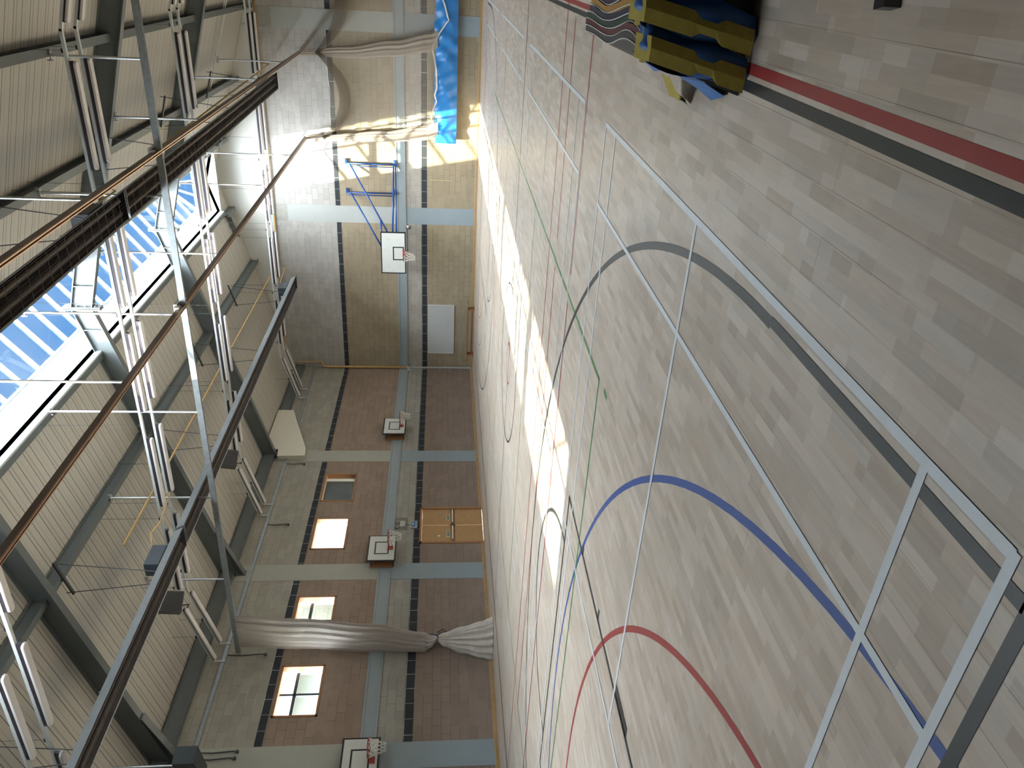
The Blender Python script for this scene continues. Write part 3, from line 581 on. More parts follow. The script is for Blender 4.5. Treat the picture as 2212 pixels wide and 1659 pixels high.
for y, nm, zl in rows:
    tr = thing('lighting_trunking', (0, y, zl), 'white lighting trunking carrying a line of lights, %s' % nm, 'trunking', 'lighting trunking strands')
    P_ = [(.10, y, zl-.50), (2.02, y, zl+.05), (14.92, y, zl+.05), (16.84, y, zl-.50)]
    for a, b_ in zip(P_[:-1], P_[1:]):
        a, b_ = Vector(a), Vector(b_); MB().obox((a+b_)/2, b_-a, (0, 1, 0), (b_-a).cross(Vector((0, 1, 0))), (b_-a).length/2+.02, .032, .026).build('channel', M['trunk'], tr)
    MB().tube([(.10, y, zl-.48), (.07, y, zl-.52), (.06, y, zl-.80)], .022, 8).build('conduit', M['trunk'], tr)
    for x in (.95, 2.6, 4.7, 7.2, 9.75, 12.2, 14.6):
        zt = dz(x) if not X0 < x < X1 else 10.0
        zb2 = zl+.07 if x > 2 else zl-.22
        w_ = MB().tube([(x, y, zb2), (x, y, zt)], .004, 5); w_.build('suspension_wire', M['steel_dk'], tr)
        MB().obox((x, y, zb2+.015), (1, 0, 0), (0, 1, 0), (0, 0, 1), .035, .02, .025).build('wire_clamp', M['black'], tr)
    for i, x in enumerate(cx_):
        lab = 'white linear light %s, %s' % (wh[i], nm)
        z = zl+.03 if 0 < i < 6 else zl-.22
        if first: r = pf; r.location = (x, y, z); ORG[pf] = Vector((x, y, z)); r['label'] = lab; first = False
        else: r = dup(pf, Vector((x, y, z))-Vector(pf.location), lab)
        r.rotation_euler = (0, -SL if i == 0 else (SL if i == 6 else 0), 0)
# ------------------------------------------------------------------ curtain tracks
def track(name, a, b_, mat, label, w=.06, h=.10, strips=None):
    a, b_ = Vector(a), Vector(b_); d = (b_-a).normalized(); s = d.cross(Vector((0, 0, 1))).normalized()
    t = thing(name, a, label, 'curtain track')
    MB().obox((a+b_)/2+Vector((0, 0, h/2)), d, s, (0, 0, 1), (b_-a).length/2, w/2, h/2).build('channel', mat, t)
    for k in (-1, 1): MB().obox((a+b_)/2+s*(k*(w/2-.008))+Vector((0, 0, -.012)), d, s, (0, 0, 1), (b_-a).length/2, .008, .012).build('lip', strips or mat, t)
    return t
T1 = track('curtain_track', (13.06, -.05, 6.62), (12.72, -33.5, 6.62), M['trackbr'], 'brown net track along the hall, ending above the middle of the blue net skirt', strips=M['cu'])
T2 = track('curtain_track', (10.02, -.05, 6.62), (9.62, -33.5, 6.62), M['trackbr'], 'brown net track along the hall, ending above the left end of the skirt', strips=M['cu'])
X1t = track('curtain_track', (.04, -16.40, 6.62), (16.95, -16.22, 6.62), M['galv'], 'grey galvanised net track crossing the hall to the hanging bundled net')
for tk, (x, y) in ((T1, (12.88, -16.27)), (T2, (9.82, -16.30))):
    MB().box(x-.09, x+.09, y-.16, y+.16, 6.73, 6.80).box(x-.07, x+.07, y-.28, y-.16, 6.66, 6.76).box(x-.07, x+.07, y+.16, y+.28, 6.66, 6.76).build('crossing_bracket', M['zinc'], tk)
def hanger(tk, x, y, zt, cl=True):
    h = MB().tube([(x, y, 6.72), (x, y, zt)], .024, 10).build('hanger_tube', M['zinc'], tk)
    MB().obox((x, y, zt-.02), (1, 0, 0), (0, 1, 0), (0, 0, 1), .09, .02, .012).tube([(x-.085, y, zt-.06), (x-.085, y, zt+.05)], .012, 6).tube([(x+.085, y, zt-.06), (x+.085, y, zt+.05)], .012, 6).build('beam_clamp', M['zinc'], h)
for x, zt in ((14.47, dz(14.5)-.30), (9.62, 9.80), (5.03, dz(4.95)-.30), (2.55, dz(2.55)-.02), (12.05, dz(12.05)-.30), (7.32, 9.80)): hanger(X1t, x, -16.42+x*.0107+.02, zt)
for y in (-3.15, -7.15, -13.25, -19.5, -25.75):
    xa = 13.06+(y)*.0101; xb = 10.02+y*.0120
    hanger(T1, xa, y, 7.35+.289*(16.94-xa) if y < -5 else 8.85); hanger(T2, xb, y, 7.35+.289*(16.94-xb) if y < -5 else 9.60)
for x, y0 in ((12.9, -21.0), (9.8, -22.5)): hanger(T1 if x > 11 else T2, x, y0-1.5, dz(x)-.02)
# galvanised edge rail on the windowed wall
gr = thing('galvanised_rail', (0.02, -.1, 6.94), 'galvanised strip rail fixed high along the windowed wall', 'rail')
MB().box(.01, .05, -19.1, -.05, 6.94, 7.03).build('strip', M['galv'], gr); MB().box(.01, .05, -33, -19.1, 6.94, 7.03).build('strip', M['galv'], gr)
for i, (s_, z0, z1) in enumerate(((7.72, 6.30, 6.90), (11.15, 6.28, 6.92), (16.50, 5.95, 6.90), (19.35, 6.02, 6.92), (19.52, 6.04, 6.92))):
    pts = [(.06, -s_, z1), (.055, -s_-.02, (z0+z1)/2+.1), (.06, -s_+.01, z0+.1), (.05, -s_, z0)]
    o = MB().tube(pts, .017, 7).tube([(.03, -s_, z0), (.075, -s_, z0)], .04, 9).build('hanging_cable', M['steel_dk'], loc=(.05, -s_, z0))
    tag(o, ['dark cable ending in a ring below the rail, beside the cream board', 'dark cable ending in a ring below the rail, above the second window', 'dark cable ending in a ring below the rail, behind the bundled net', 'dark cable with ring, first of the pair beside the dark projector box', 'dark cable with ring, second of the pair beside the dark projector box'][i], 'cable')
# ------------------------------------------------------------------ radiant heaters
def heater(label, a, b_, burner):
    a, b_ = Vector(a), Vector(b_); t = thing('radiant_heater', a, label, 'heater', 'radiant tube heaters')
    d = (b_-a).normalized(); s = d.cross(Vector((0, 0, 1))).normalized(); up_ = Vector((0, 0, 1))
    prof = [(-.27, 0), (-.245, .02), (-.15, .20), (.15, .20), (.245, .02), (.27, 0)]
    rows_ = [[a+s*x+up_*z for x, z in prof], [b_+s*x+up_*z for x, z in prof]]
    inn = [[a+s*(x*.96)+up_*(z-.012) for x, z in prof[1:-1]], [b_+s*(x*.96)+up_*(z-.012) for x, z in prof[1:-1]]]
    MB().sheet(rows_).build('hood', M['hood_out'], t); MB().sheet(inn).build('hood_lining', M['hood_in'], t)
    for q, e in ((a, -1), (b_, 1)): MB().prism([q+s*x+up_*z for x, z in prof], d*(.012*e)).build('end_cap', M['hood_out' if e > 0 else 'black'], t)
    for k in (-1, 1): MB().tube([a+s*(.11*k)+up_*.09+d*.1, b_+s*(.11*k)+up_*.09-d*.1], .048, 10).build('burner_tube', M['tube'], t, smooth=True)
    g = MB()
    for i in range(9): x = -.23+i*.0575; g.tube([a+s*x+up_*.004, b_+s*x+up_*.004], .0035, 4, False)
    L_ = (b_-a).length; n = int(L_/.30)
    for i in range(n+1):
        q = a+d*(L_*i/n); g.tube([q-s*.255+up_*.003, q+s*.255+up_*.003], .003, 4, False)
    g.build('wire_guard', M['fitdark'], t)
    sg_ = MB()
    for i in range(1, 6): 
        q = a+d*(L_*i/6); sg_.obox(q+up_*.205, d, s, up_, .012, .17, .006)
    sg_.build('hood_seam', M['galv'], t)
    c = a+d*.75+up_*.36
    bx = MB().obox(c, d, s, up_, .30, .16, .15).build('burner_box', M['blackblue'], t, bevel=.01)
    MB().obox(c-d*.304+s*.03, d, s, up_, .004, .05, .04).build('box_label', M['white'], bx)
    MB().tube([c-d*.36-up_*.05, c-d*.30-up_*.05], .05, 12).build('air_inlet', M['zinc'], bx)
    for f in (.1, .42, .75):
        q = a+d*(L_*f)+up_*.205; top = dz(q.x)-.30
        ch = MB()
        for k in (-1, 1): ch.tube([q+s*(.16*k), Vector((q.x+.38*k*(s.x), q.y, top))], .010, 5)
        ch.build('chain', M['steel_dk'], t)
        MB().obox((q.x, q.y, top-.02), (1, 0, .28 if q.x < 8.5 else -.28), (0, 1, 0), (0, 0, 1), .42, .03, .02).build('support_bracket', M['steel_dk'], t)
    return t
H1 = heater('grey radiant heater hood over left of hall, far one ending by the gable', (5.15, -2.85, 6.95), (4.96, -17.55, 6.95), 0)
H2 = heater('grey radiant heater hood over left of hall, near one cut by the picture edge', (4.96, -17.65, 6.95), (4.80, -30.2, 6.95), 0)
H3 = heater('dark radiant heater seen from below, far one with black end by the gable', (12.45, -3.15, 6.95), (12.20, -17.35, 6.95), 0)
H4 = heater('dark radiant heater seen from below, near one cut by the picture edge', (12.20, -17.45, 6.95), (12.0, -30.2, 6.95), 0)
# ------------------------------------------------------------------ gas pipes
gp1 = thing('gas_pipe', (0, -.06, 2.88), 'ochre gas pipe along the top of the far wall and down the corner', 'pipe')
MB().tube([(16.9, -.07, 8.12), (.30, -.07, 8.19), (.30, -.07, 6.68)], .032, 10).build('pipe', M['gas'], gp1, smooth=True)
MB().tube([(.30, -.07, 6.68), (.10, -.10, 6.64), (.09, -.12, 6.5), (.09, -.12, 2.90)], .05, 10).build('riser', M['gas'], gp1, smooth=True)
MB().tube([(.09, -.12, 2.92), (.09, -.20, 2.86), (.04, -.26, 2.84)], .05, 10).box(.01, .05, -.36, -.20, 2.70, 2.90).build('valve', M['pil_hiB'], gp1)
cc = MB().tube([(.03, -.03, .05), (.03, -.03, 2.85)], .045, 8).build('corner_conduit', M['pil_hiB'], loc=(.03, -.03, .05)); tag(cc, 'pale painted pipe standing in the far corner below the gas pipe', 'pipe')
gp2 = thing('gas_pipe', (5.2, -.1, 8.0), 'thin yellow gas pipe running over the left heater from the gable', 'pipe')
MB().tube([(5.02, -.08, 8.15), (5.02, -.5, 8.12), (5.20, -18.2, 8.0)], .024, 8).build('pipe', M['gas'], gp2, smooth=True)
MB().tube([(5.19, -16.4, 8.0), (5.19, -16.4, 7.6), (5.19, -17.45, 7.5), (5.10, -17.7, 7.62), (4.98, -17.95, 7.55), (4.95, -18.05, 7.4)], .016, 7).build('flexible_hose', M['gas'], gp2, smooth=True)
MB().tube([(5.02, -.9, 8.11), (5.05, -1.1, 7.7), (5.1, -2.2, 7.62), (5.12, -3.0, 7.55), (5.14, -3.3, 7.4)], .016, 7).build('flexible_hose', M['gas'], gp2, smooth=True)
for y in (-3, -7, -11, -15): MB().tube([(5.05, y, 8.06), (5.05, y, dz(5.05)-.02)], .005, 5).build('pipe_hanger', M['steel_dk'], gp2)
gp3 = thing('gas_pipe', (12.2, -.1, 7.8), 'orange-brown gas pipe beside the right heater between the two net tracks', 'pipe')
MB().tube([(12.62, -.08, 8.1), (12.62, -.4, 7.75), (12.22, -19.2, 7.55)], .026, 8).build('pipe', M['gas'], gp3, smooth=True)
MB().tube([(12.27, -16.6, 7.57), (12.27, -16.8, 7.35), (12.22, -17.6, 7.45), (12.2, -17.95, 7.35)], .016, 7).build('flexible_hose', M['gas'], gp3, smooth=True)
MB().tube([(12.55, -2.6, 7.73), (12.5, -3.0, 7.6), (12.45, -3.4, 7.5), (12.45, -3.6, 7.4)], .022, 7).build('flexible_hose', M['gas'], gp3, smooth=True)
# pipe down the right slope near the gable
tag(MB().tube([(16.6, -3.4, dz(16.6)-.12), (11.4, -3.4, dz(11.4)-.12)], .022, 8).tube([(15.2, -3.5, dz(15.2)-.2), (13.7, -3.5, dz(13.7)-.2)], .02, 8).build('roof_conduit', M['trunk'], loc=(14, -3.4, 8.5)), 'white conduit running down the camera-side roof slope near the gable', 'conduit')
# ------------------------------------------------------------------ loudspeakers and projector box
def speaker(c, label):
    t = thing('loudspeaker', c, label, 'loudspeaker', 'loudspeakers under the roof slope')
    c = Vector(c); ax = Vector((.75, -.55, -.36)).normalized(); s = ax.cross(Vector((0, 0, 1))).normalized(); u = s.cross(ax)
    MB().obox(c, ax, s, u, .20, .24, .24).build('cabinet', M['boxgrey'], t, bevel=.015)
    MB().obox(c+ax*.205, ax, s, u, .006, .21, .21).build('grille', plain('grille_grey', (.05, .05, .047), .8), t)
    MB().obox(c-ax*.25+u*.08, ax, s, u, .05, .03, .26).obox(c+u*.30-ax*.15, ax, s, u, .14, .03, .012).build('bracket', M['hood_out'], t)
    MB().tube([c-ax*.2-u*.1, c-ax*.3-u*.3, c-ax*.15-u*.4, c+s*.1-u*.36], .014, 6).build('cable', M['black'], t)
speaker((2.85, -11.55, 7.72), 'dark grey loudspeaker box hung between the second and third steel rafters'); speaker((2.75, -17.35, 7.66), 'dark grey loudspeaker box hung beyond the left heater, nearer the camera')
pb = thing('projector_box', (1.5, -20.4, 6.9), 'dark slate metal box with three hexagonal openings at the edge near the wall rail', 'box')
c = Vector((1.12, -20.42, 6.62)); ax = Vector((1, -.25, 0)).normalized(); s = Vector((.25, 1, 0)).normalized()
MB().obox(c, ax, s, (0, 0, 1), .52, .18, .22).build('casing', M['blackblue'], pb, bevel=.006)
for i in (-1, 0, 1):
    q = c-s*.183*1+ax*(i*.27); 
    MB().prism([q+ax*(.075*math.cos(math.radians(60*k)))+Vector((0, 0, .085*math.sin(math.radians(60*k))))+ax*0 for k in range(6)], -s*.004).build('hexagonal_opening', M['black'], pb)
MB().tube([c+Vector((0, 0, .2)), c+Vector((0, 0, 1.6))], .025, 8).build('drop_tube', M['zinc'], pb)
# ------------------------------------------------------------------ things on the windowed wall
def hoop_net(c, r, n, drop, t, mat, flare=.55, sway=(0, 0)):
    """cord net under a ring, diamonds narrowing downward"""
    lv = [0, .22, .42, .6, .8, 1.0]; rr = [1, .86, .74, .62, .56, flare]; N_ = 10; m_ = MB()
    for k in range(N_):
        for sg in (-1, 1):
            pts = []
            for i, f in enumerate(lv):
                a = 2*math.pi*(k+sg*i*.5)/N_
                pts.append((c[0]+r*rr[i]*math.cos(a)+sway[0]*f*f, c[1]+r*rr[i]*math.sin(a)+sway[1]*f*f, c[2]-drop*f))
            m_.tube(pts, .0065, 5, False)
    return m_.build('net', mat, t)
def ring(c, r, rad=.011, n=28):
    return MB().tube([(c[0]+r*math.cos(2*math.pi*k/n), c[1]+r*math.sin(2*math.pi*k/n), c[2]) for k in range(n+1)], rad, 7, False)
def practice_board(y, label):
    x = .34; t = thing('basketball_board', (x, y, 2.76), label, 'basketball hoop', 'practice boards on the windowed wall')
    MB().box(x-.03, x, y-.595, y+.595, 2.745, 3.615).build('edge_frame', M['black'], t, bevel=.012)
    MB().box(x, x+.004, y-.545, y+.545, 2.79, 3.57).build('face', M['board'], t)
    q = MB(); a, b_, c_, d, w = y-.285, y+.285, 2.965, 3.40, .04
    q.box(x+.004, x+.007, a, b_, d-w, d).box(x+.004, x+.007, a, b_, c_, c_+w).box(x+.004, x+.007, a, a+w, c_+w, d-w).box(x+.004, x+.007, b_-w, b_, c_+w, d-w)
    q.build('target_square', M['black'], t)
    MB().box(x+.007, x+.02, y-.09, y+.07, 2.84, 2.99).build('hoop_plate', M['red'], t)
    c = (x+.44, y-.01, 2.975)
    rg = ring(c, .215, .012); rg.tube([(x+.02, y-.08, 2.86), (x+.30, y-.17, 2.965)], .008, 6).tube([(x+.02, y+.06, 2.86), (x+.30, y+.15, 2.965)], .008, 6).box(x+.01, x+.24, y-.07, y+.05, 2.965, 2.985)
    rg.build('hoop', M['red'], t, smooth=False)
    hoop_net(c, .21, 10, .40, t, M['cord'], .42)
    for yy in (-.48, .48): MB().box(.02, x-.03, y+yy-.03, y+yy+.03, 2.80, 2.85).box(.02, x-.03, y+yy-.03, y+yy+.03, 3.45, 3.50).build('wall_bracket', M['steel_dk'], t)
    MB().box(.045, .065, y-.55, y+.55, 2.79, 3.52).build('back_board', M['woodfr'], t)
practice_board(-5.55, 'black-edged basketball practice board nearest the hall corner'); practice_board(-12.68, 'black-edged basketball practice board above and beside the double door'); practice_board(-19.90, 'large black-edged practice board cut off by the picture edge')
jb = thing('junction_box', (.01, -11.18, 2.55), 'white louvred alarm box between two grey discs under the rail', 'alarm box')
MB().box(.012, .016, -11.42, -10.80, 2.46, 2.885).build('painted_patch', plain('grey_patch', (.17, .165, .13), .8), jb)
MB().box(.016, .075, -11.30, -11.04, 2.54, 2.70).build('cover', M['board'], jb, bevel=.008)
for yy in (-11.05, -11.30): MB().tube([(.016, yy, 2.79), (.06, yy, 2.79)], .078, 16).build('sounder_disc', plain('disc_grey', (.20, .20, .17), .6), jb)
for k in range(5): MB().box(.075, .078, -11.28, -11.06, 2.555+k*.028, 2.563+k*.028).build('louvre', M['boxgrey'], jb)
MB().box(.012, .02, -11.18, -11.165, 2.37, 2.54).build('cable', M['black'], jb)
bs = thing('information_sign', (.01, -11.2, 2.14), 'small blue sign with white arrow above the double door', 'sign')
MB().box(.012, .06, -11.36, -11.04, 2.15, 2.365).build('backing', M['board'], bs, bevel=.01)
fc = MB().box(.06, .063, -11.33, -11.07, 2.17, 2.345).build('face', plain('sign_blue', (.008, .11, .30), .4), bs)
MB().prism([(.064, -11.12, 2.29), (.064, -11.19, 2.33), (.064, -11.19, 2.25)], (.002, 0, 0)).prism([(.064, -11.15, 2.29+.008), (.064, -11.24, 2.31), (.064, -11.24, 2.27), (.064, -11.15, 2.29-.008)], (.002, 0, 0)).build('arrow', M['fitting'], fc)
for yy, z0 in ((-11.12, 2.19), (-11.16, 2.21), (-11.21, 2.19), (-11.26, 2.20), (-11.30, 2.19)): MB().box(.063, .065, yy-.013, yy+.013, z0, z0+.022).build('lettering_mark', M['fitting'], fc)
# ------------------------------------------------------------------ bundled net by the windowed wall
def bundle_rows(levels, n, pleat, amp, seed=1):
    """levels: (z, cx, cy, rx, ry)"""
    rnd = random.Random(seed); ph = [rnd.uniform(-.5, .5) for _ in range(n)]; rows_ = []; uvs = []; up_ = 0
    for i, (z, cx, cy, rx, ry) in enumerate(levels):
        row = []
        if i: up_ += math.dist(levels[i-1][:3], levels[i][:3])
        for k in range(n+1):
            a = 2*math.pi*k/n; f = 1+amp*math.sin(pleat*a+.6*math.sin(z*1.3)+ph[k % n]*.8)+.04*ph[k % n]
            row.append((cx+rx*f*math.cos(a), cy+ry*f*math.sin(a), z)); uvs.append((k/n*pleat*.42, up_))
        rows_.append(row)
    return rows_, uvs
def lv_interp(keys, m):
    out = []
    for i in range(m+1):
        z = keys[0][0]+(keys[-1][0]-keys[0][0])*i/m
        for a, b_ in zip(keys[:-1], keys[1:]):
            if (a[0]-z)*(b_[0]-z) <= 1e-9:
                t_ = (z-a[0])/(b_[0]-a[0]); t_ = t_*t_*(3-2*t_); out.append(tuple(a[j]+(b_[j]-a[j])*t_ if j else z for j in range(5))); break
    return out
nb = thing('divider_net', (.5, -16.4, 0), 'pale divider net bunched and tied beside the third window', 'net', None)
r_, u_ = bundle_rows(lv_interp([(6.60, .79, -16.4, .47, .07), (5.0, .66, -16.4, .45, .13), (3.2, .47, -16.4, .41, .17), (1.76, .27, -16.42, .29, .14)], 26), 60, 13, .18, 3)
MB().sheet(r_).build('mesh_net', M['netw'], nb, uv=u_)
r2, u2 = bundle_rows(lv_interp([(6.58, .79, -16.4, .40, .04), (3.2, .47, -16.4, .34, .10), (1.76, .27, -16.42, .22, .09)], 20), 48, 9, .25, 5)
MB().sheet(r2).build('mesh_net', M['netw'], nb, uv=u2)
r3, u3 = bundle_rows(lv_interp([(1.80, .27, -16.42, .27, .13), (1.62, .30, -16.42, .17, .10), (1.46, .42, -16.42, .055, .05)], 8), 60, 11, .16, 6)
MB().sheet(r3).build('head_band', M['canvas'], nb, uv=u3, smooth=True)
r4, u4 = bundle_rows(lv_interp([(1.48, .42, -16.42, .055, .05), (1.30, .36, -16.42, .17, .14), (.8, .34, -16.44, .36, .24), (.30, .36, -16.5, .52, .33), (.10, .38, -16.52, .60, .36), (.01, .40, -16.52, .64, .38)], 26), 132, 15, .17, 8)
for i in range(len(r4)):
    for k in range(len(r4[i])):
        x, y, z = r4[i][k]; r4[i][k] = (max(.03, x), y, z)
MB().sheet(r4).build('canvas_skirt', M['canvas'], nb, uv=u4, smooth=True)
bf = []
for i in range(13):
    f = i/12; z = 1.84-f*1.0; xa = -.02+.10*f; row = []
    for k in range(7): g = k/6; row.append((max(.04, .06+g*(.32*(1-f)*(1 if f < .45 else .8))+.02*math.sin(9*g)), -16.42+.20+.05*math.sin(7*g+3*f)-.12*abs(f-.4), z-.12*g))
    bf.append(row)
MB().sheet(bf).build('blue_panel', M['bluecl'], nb, smooth=True)
MB().tube([(.42+.07*math.cos(a), -16.42+.07*math.sin(a), 1.46+.02*math.sin(3*a)) for a in [2*math.pi*k/12 for k in range(13)]]+[(.46, -16.30, 1.42), (.50, -16.26, 1.22), (.56, -16.25, 1.30), (.5, -16.3, 1.47)], .013, 6).build('tie_cord', M['black'], nb)
# ------------------------------------------------------------------ big backboard on the far wall
wbk = thing('basketball_backboard', (5.87, -1.3, 2.85), 'white full-size basketball backboard on a blue swing frame', 'basketball hoop')
x0, x1, z0, z1, yb_ = 4.985, 6.725, 2.85, 3.845, -1.30
MB().box(x0, x1, yb_, yb_+.03, z0, z1).build('edge_frame', M['black'], wbk); MB().box(x0+.05, x1-.05, yb_-.004, yb_, z0+.045, z1-.045).build('face', M['board'], wbk)
q = MB(); a, b_, c_, d, w = 5.56, 6.12, 2.93, 3.37, .045
for bx in ((a, b_, d-w, d), (a, b_, c_, c_+w), (a, a+w, c_+w, d-w), (b_-w, b_, c_+w, d-w)): q.box(bx[0], bx[1], yb_-.007, yb_-.004, bx[2], bx[3])
q.build('target_square', M['black'], wbk)
for xx in (5.27, 6.40):
    for zz in (3.18, 3.52): MB().tube([(xx, yb_-.012, zz), (xx, yb_, zz)], .016, 8).build('bolt', M['galv'], wbk)
MB().box(5.75, 5.98, yb_-.03, yb_-.004, 2.83, 2.98).build('hoop_plate', M['red'], wbk)
rg = ring((5.86, yb_-.38, 2.915), .225, .012); rg.box(5.79, 5.93, yb_-.16, yb_-.02, 2.90, 2.93); rg.build('hoop', M['red'], wbk)
hoop_net((5.86, yb_-.38, 2.91), .22, 10, .44, wbk, M['cord'], .30, (-.06, 0))
fb = []
def bluebar(p, q_, r=.032, nm='frame_tube'): MB().tube([p, q_], r, 8).build(nm, M['blue'], wbk, smooth=True)
bluebar((9.08, -.10, 3.34), (6.35, -1.24, 3.38)); bluebar((9.08, -.10, 3.26), (6.35, -1.24, 3.22)); bluebar((7.93, -.10, 3.36), (5.6, -1.24, 3.42)); 
bluebar((9.08, -.10, 5.06), (6.30, -1.24, 3.36)); bluebar((7.93, -.10, 5.06), (5.9, -1.24, 3.72)); bluebar((7.12, -.9, 3.84), (6.2, -1.24, 3.80))
for x in (9.08, 7.93):
    bluebar((x, -.10, 3.30), (x, -.10, 5.22), .030); bluebar((x-.10, -.12, 3.34), (x-.10, -.12, 5.18), .018)
    for z in (3.30, 5.20): MB().box(x-.045, x+.16, -.09, -.005, z-.045, z+.045).build('wall_plate', M['blue'], wbk, bevel=.006)
    MB().box(x-.05, x+.05, -.13, -.005, 3.22, 3.28).build('wall_plate', M['blue'], wbk)
MB().box(5.0, 6.7, -1.27, -1.20, 3.10, 3.16).box(5.0, 6.7, -1.27, -1.20, 3.50, 3.56).build('rear_rail', M['blue'], wbk)
wbd = thing('whiteboard', (1.94, -.02, .85), 'blank pale whiteboard fixed low on the far wall above the bench', 'whiteboard')
MB().box(.79, 3.09, -.04, -.012, .865, 1.98).build('panel', M['wboard'], wbd)
MB().box(.77, 3.11, -.05, -.01, .85, .865).box(.77, 3.11, -.05, -.01, 1.98, 1.995).box(.77, .79, -.05, -.01, .865, 1.98).box(3.09, 3.11, -.05, -.01, .865, 1.98).build('rim', M['fitting'], wbd)
bn = thing('gym_bench', (2.0, -.62, 0), 'long wooden gym bench standing below the whiteboard', 'bench')
MB().box(.72, 3.50, -.76, -.50, .265, .30).build('seat', M['bench'], bn, bevel=.006); MB().box(.98, 3.28, -.66, -.60, .05, .12).build('rail', M['bench'], bn)
for x in (1.05, 3.20): MB().prism([(x-.03, -.80, 0), (x-.03, -.80, .04), (x-.03, -.70, .265), (x-.03, -.54, .265), (x-.03, -.46, .04), (x-.03, -.46, 0)], (.06, 0, 0)).build('leg', M['bench'], bn)
for x in (.90, 3.35):
    for k in (-.04, .04): MB().tube([(x+k, -.63, .30), (x+k, -.63, .312)], .02, 8).build('foot_pad', M['fitting'], bn)
tag(MB().tube([(8.50, -.02, 1.06), (8.51, -.02, 1.90)], .016, 6).build('wooden_strip', plain('pale_strip', (.52, .44, .26), .6), loc=(8.5, -.02, 1.06)), 'thin pale wooden strip on the far wall beside the sunlit patch', 'strip')
be = thing('alarm_bell', (6.54, -.03, 2.80), 'small round grey bell just below the rail on the far wall', 'bell')
MB().tube([(6.54, -.005, 2.82), (6.54, -.05, 2.82)], .085, 18).build('shell', M['boxgrey'], be, bevel=.004)
MB().tube([(6.54, -.05, 2.82), (6.54, -.07, 2.82)], .035, 12).build('boss', M['fitting'], be); MB().box(6.56, 6.62, -.054, -.05, 2.77, 2.88).build('highlight_bar', M['fitting'], be)
# ------------------------------------------------------------------ nets and blue skirt on the far wall
dn = thing('divider_net', (12, -.25, .9), 'swagged brown divider nets hanging over a long blue skirt on the far wall', 'net')
def hang_sheet(xa, xb, top, bot, n=40, m=18, yv=-.28, dens=1.0):
    rows_ = []; uvs = []
    for j in range(m+1):
        g = j/m; row = []
        for i in range(n+1):
            f = i/n; x = xa(g)+(xb(g)-xa(g))*f; zt = top(f); zb_ = bot(f); z = zt+(zb_-zt)*g
            row.append((x, yv+.035*math.sin(9*f*dens+2*g)-.03*math.sin(math.pi*g), z)); uvs.append((x*dens, z))
        rows_.append(row)
    return rows_, uvs
rr_, uu = hang_sheet(lambda g: 10.35+.25*g, lambda g: 12.95+.45*g, lambda f: 5.70-.05*math.sin(math.pi*f), lambda f: 1.74)
MB().sheet(rr_).build('net_sheet', M['net'], dn, uv=uu)
rr_, uu = hang_sheet(lambda g: 13.2+.6*g, lambda g: 16.8, lambda f: 5.62-.25*math.sin(math.pi*f), lambda f: 1.5)
MB().sheet(rr_).build('net_sheet', M['net'], dn, uv=uu)
def swag(pts, w0, w1, nm='swag', turns=9):
    rows_ = []; uvs = []; L_ = 0; n = len(pts)
    for i, p in enumerate(pts):
        p = Vector(p); t_ = (Vector(pts[min(i+1, n-1)])-Vector(pts[max(i-1, 0)])).normalized(); nrm_ = t_.cross(Vector((0, 1, 0))).normalized(); g = math.sin(math.pi*i/(n-1)); w = w0+(w1-w0)*g
        if i: L_ += (p-Vector(pts[i-1])).length
        row = []
        for k in range(turns*4+1):
            f = k/(turns*4); row.append(tuple(p+nrm_*((f-.5)*w)+Vector((0, -.05*math.sin(math.pi*2*turns*f)-.06*math.sin(math.pi*f), 0)))); uvs.append((f*turns*.20, L_))
        rows_.append(row)
    return MB().sheet(rows_).build(nm, M['netd'], dn, uv=uvs)
def cat(a, b_, sag, n=22): return [(a[0]+(b_[0]-a[0])*i/n, a[1], a[2]+(b_[2]-a[2])*i/n-sag*(1-(2*i/n-1)**2)) for i in range(n+1)]
swag(cat((10.05, -.34, 6.0), (13.10, -.34, 6.0), .92), .12, .46); swag(cat((13.05, -.36, 6.05), (16.6, -.36, 6.0), .98), .12, .50)
def vbundle(keys, seed, pleat=9):
    r_, u_ = bundle_rows(lv_interp(keys, 24), 56, pleat, .22, seed); MB().sheet(r_).build('gathered_net', M['netd'], dn, uv=u_)
    r_, u_ = bundle_rows(lv_interp([(k[0], k[1], k[2], k[3]*.6, k[4]*.6) for k in keys], 18), 40, pleat-3, .3, seed+9); MB().sheet(r_).build('gathered_net', M['netd'], dn, uv=u_)
vbundle([(6.62, 10.0, -.30, .10, .05), (5.6, 10.07, -.30, .12, .08), (3.6, 10.20, -.32, .17, .10), (2.1, 10.36, -.32, .23, .11), (1.60, 10.58, -.34, .20, .10)], 11)
vbundle([(6.60, 13.06, -.30, .09, .05), (4.9, 13.14, -.30, .17, .09), (3.2, 13.34, -.32, .24, .11), (1.9, 13.60, -.32, .28, .11), (1.62, 13.75, -.34, .26, .10)], 21)
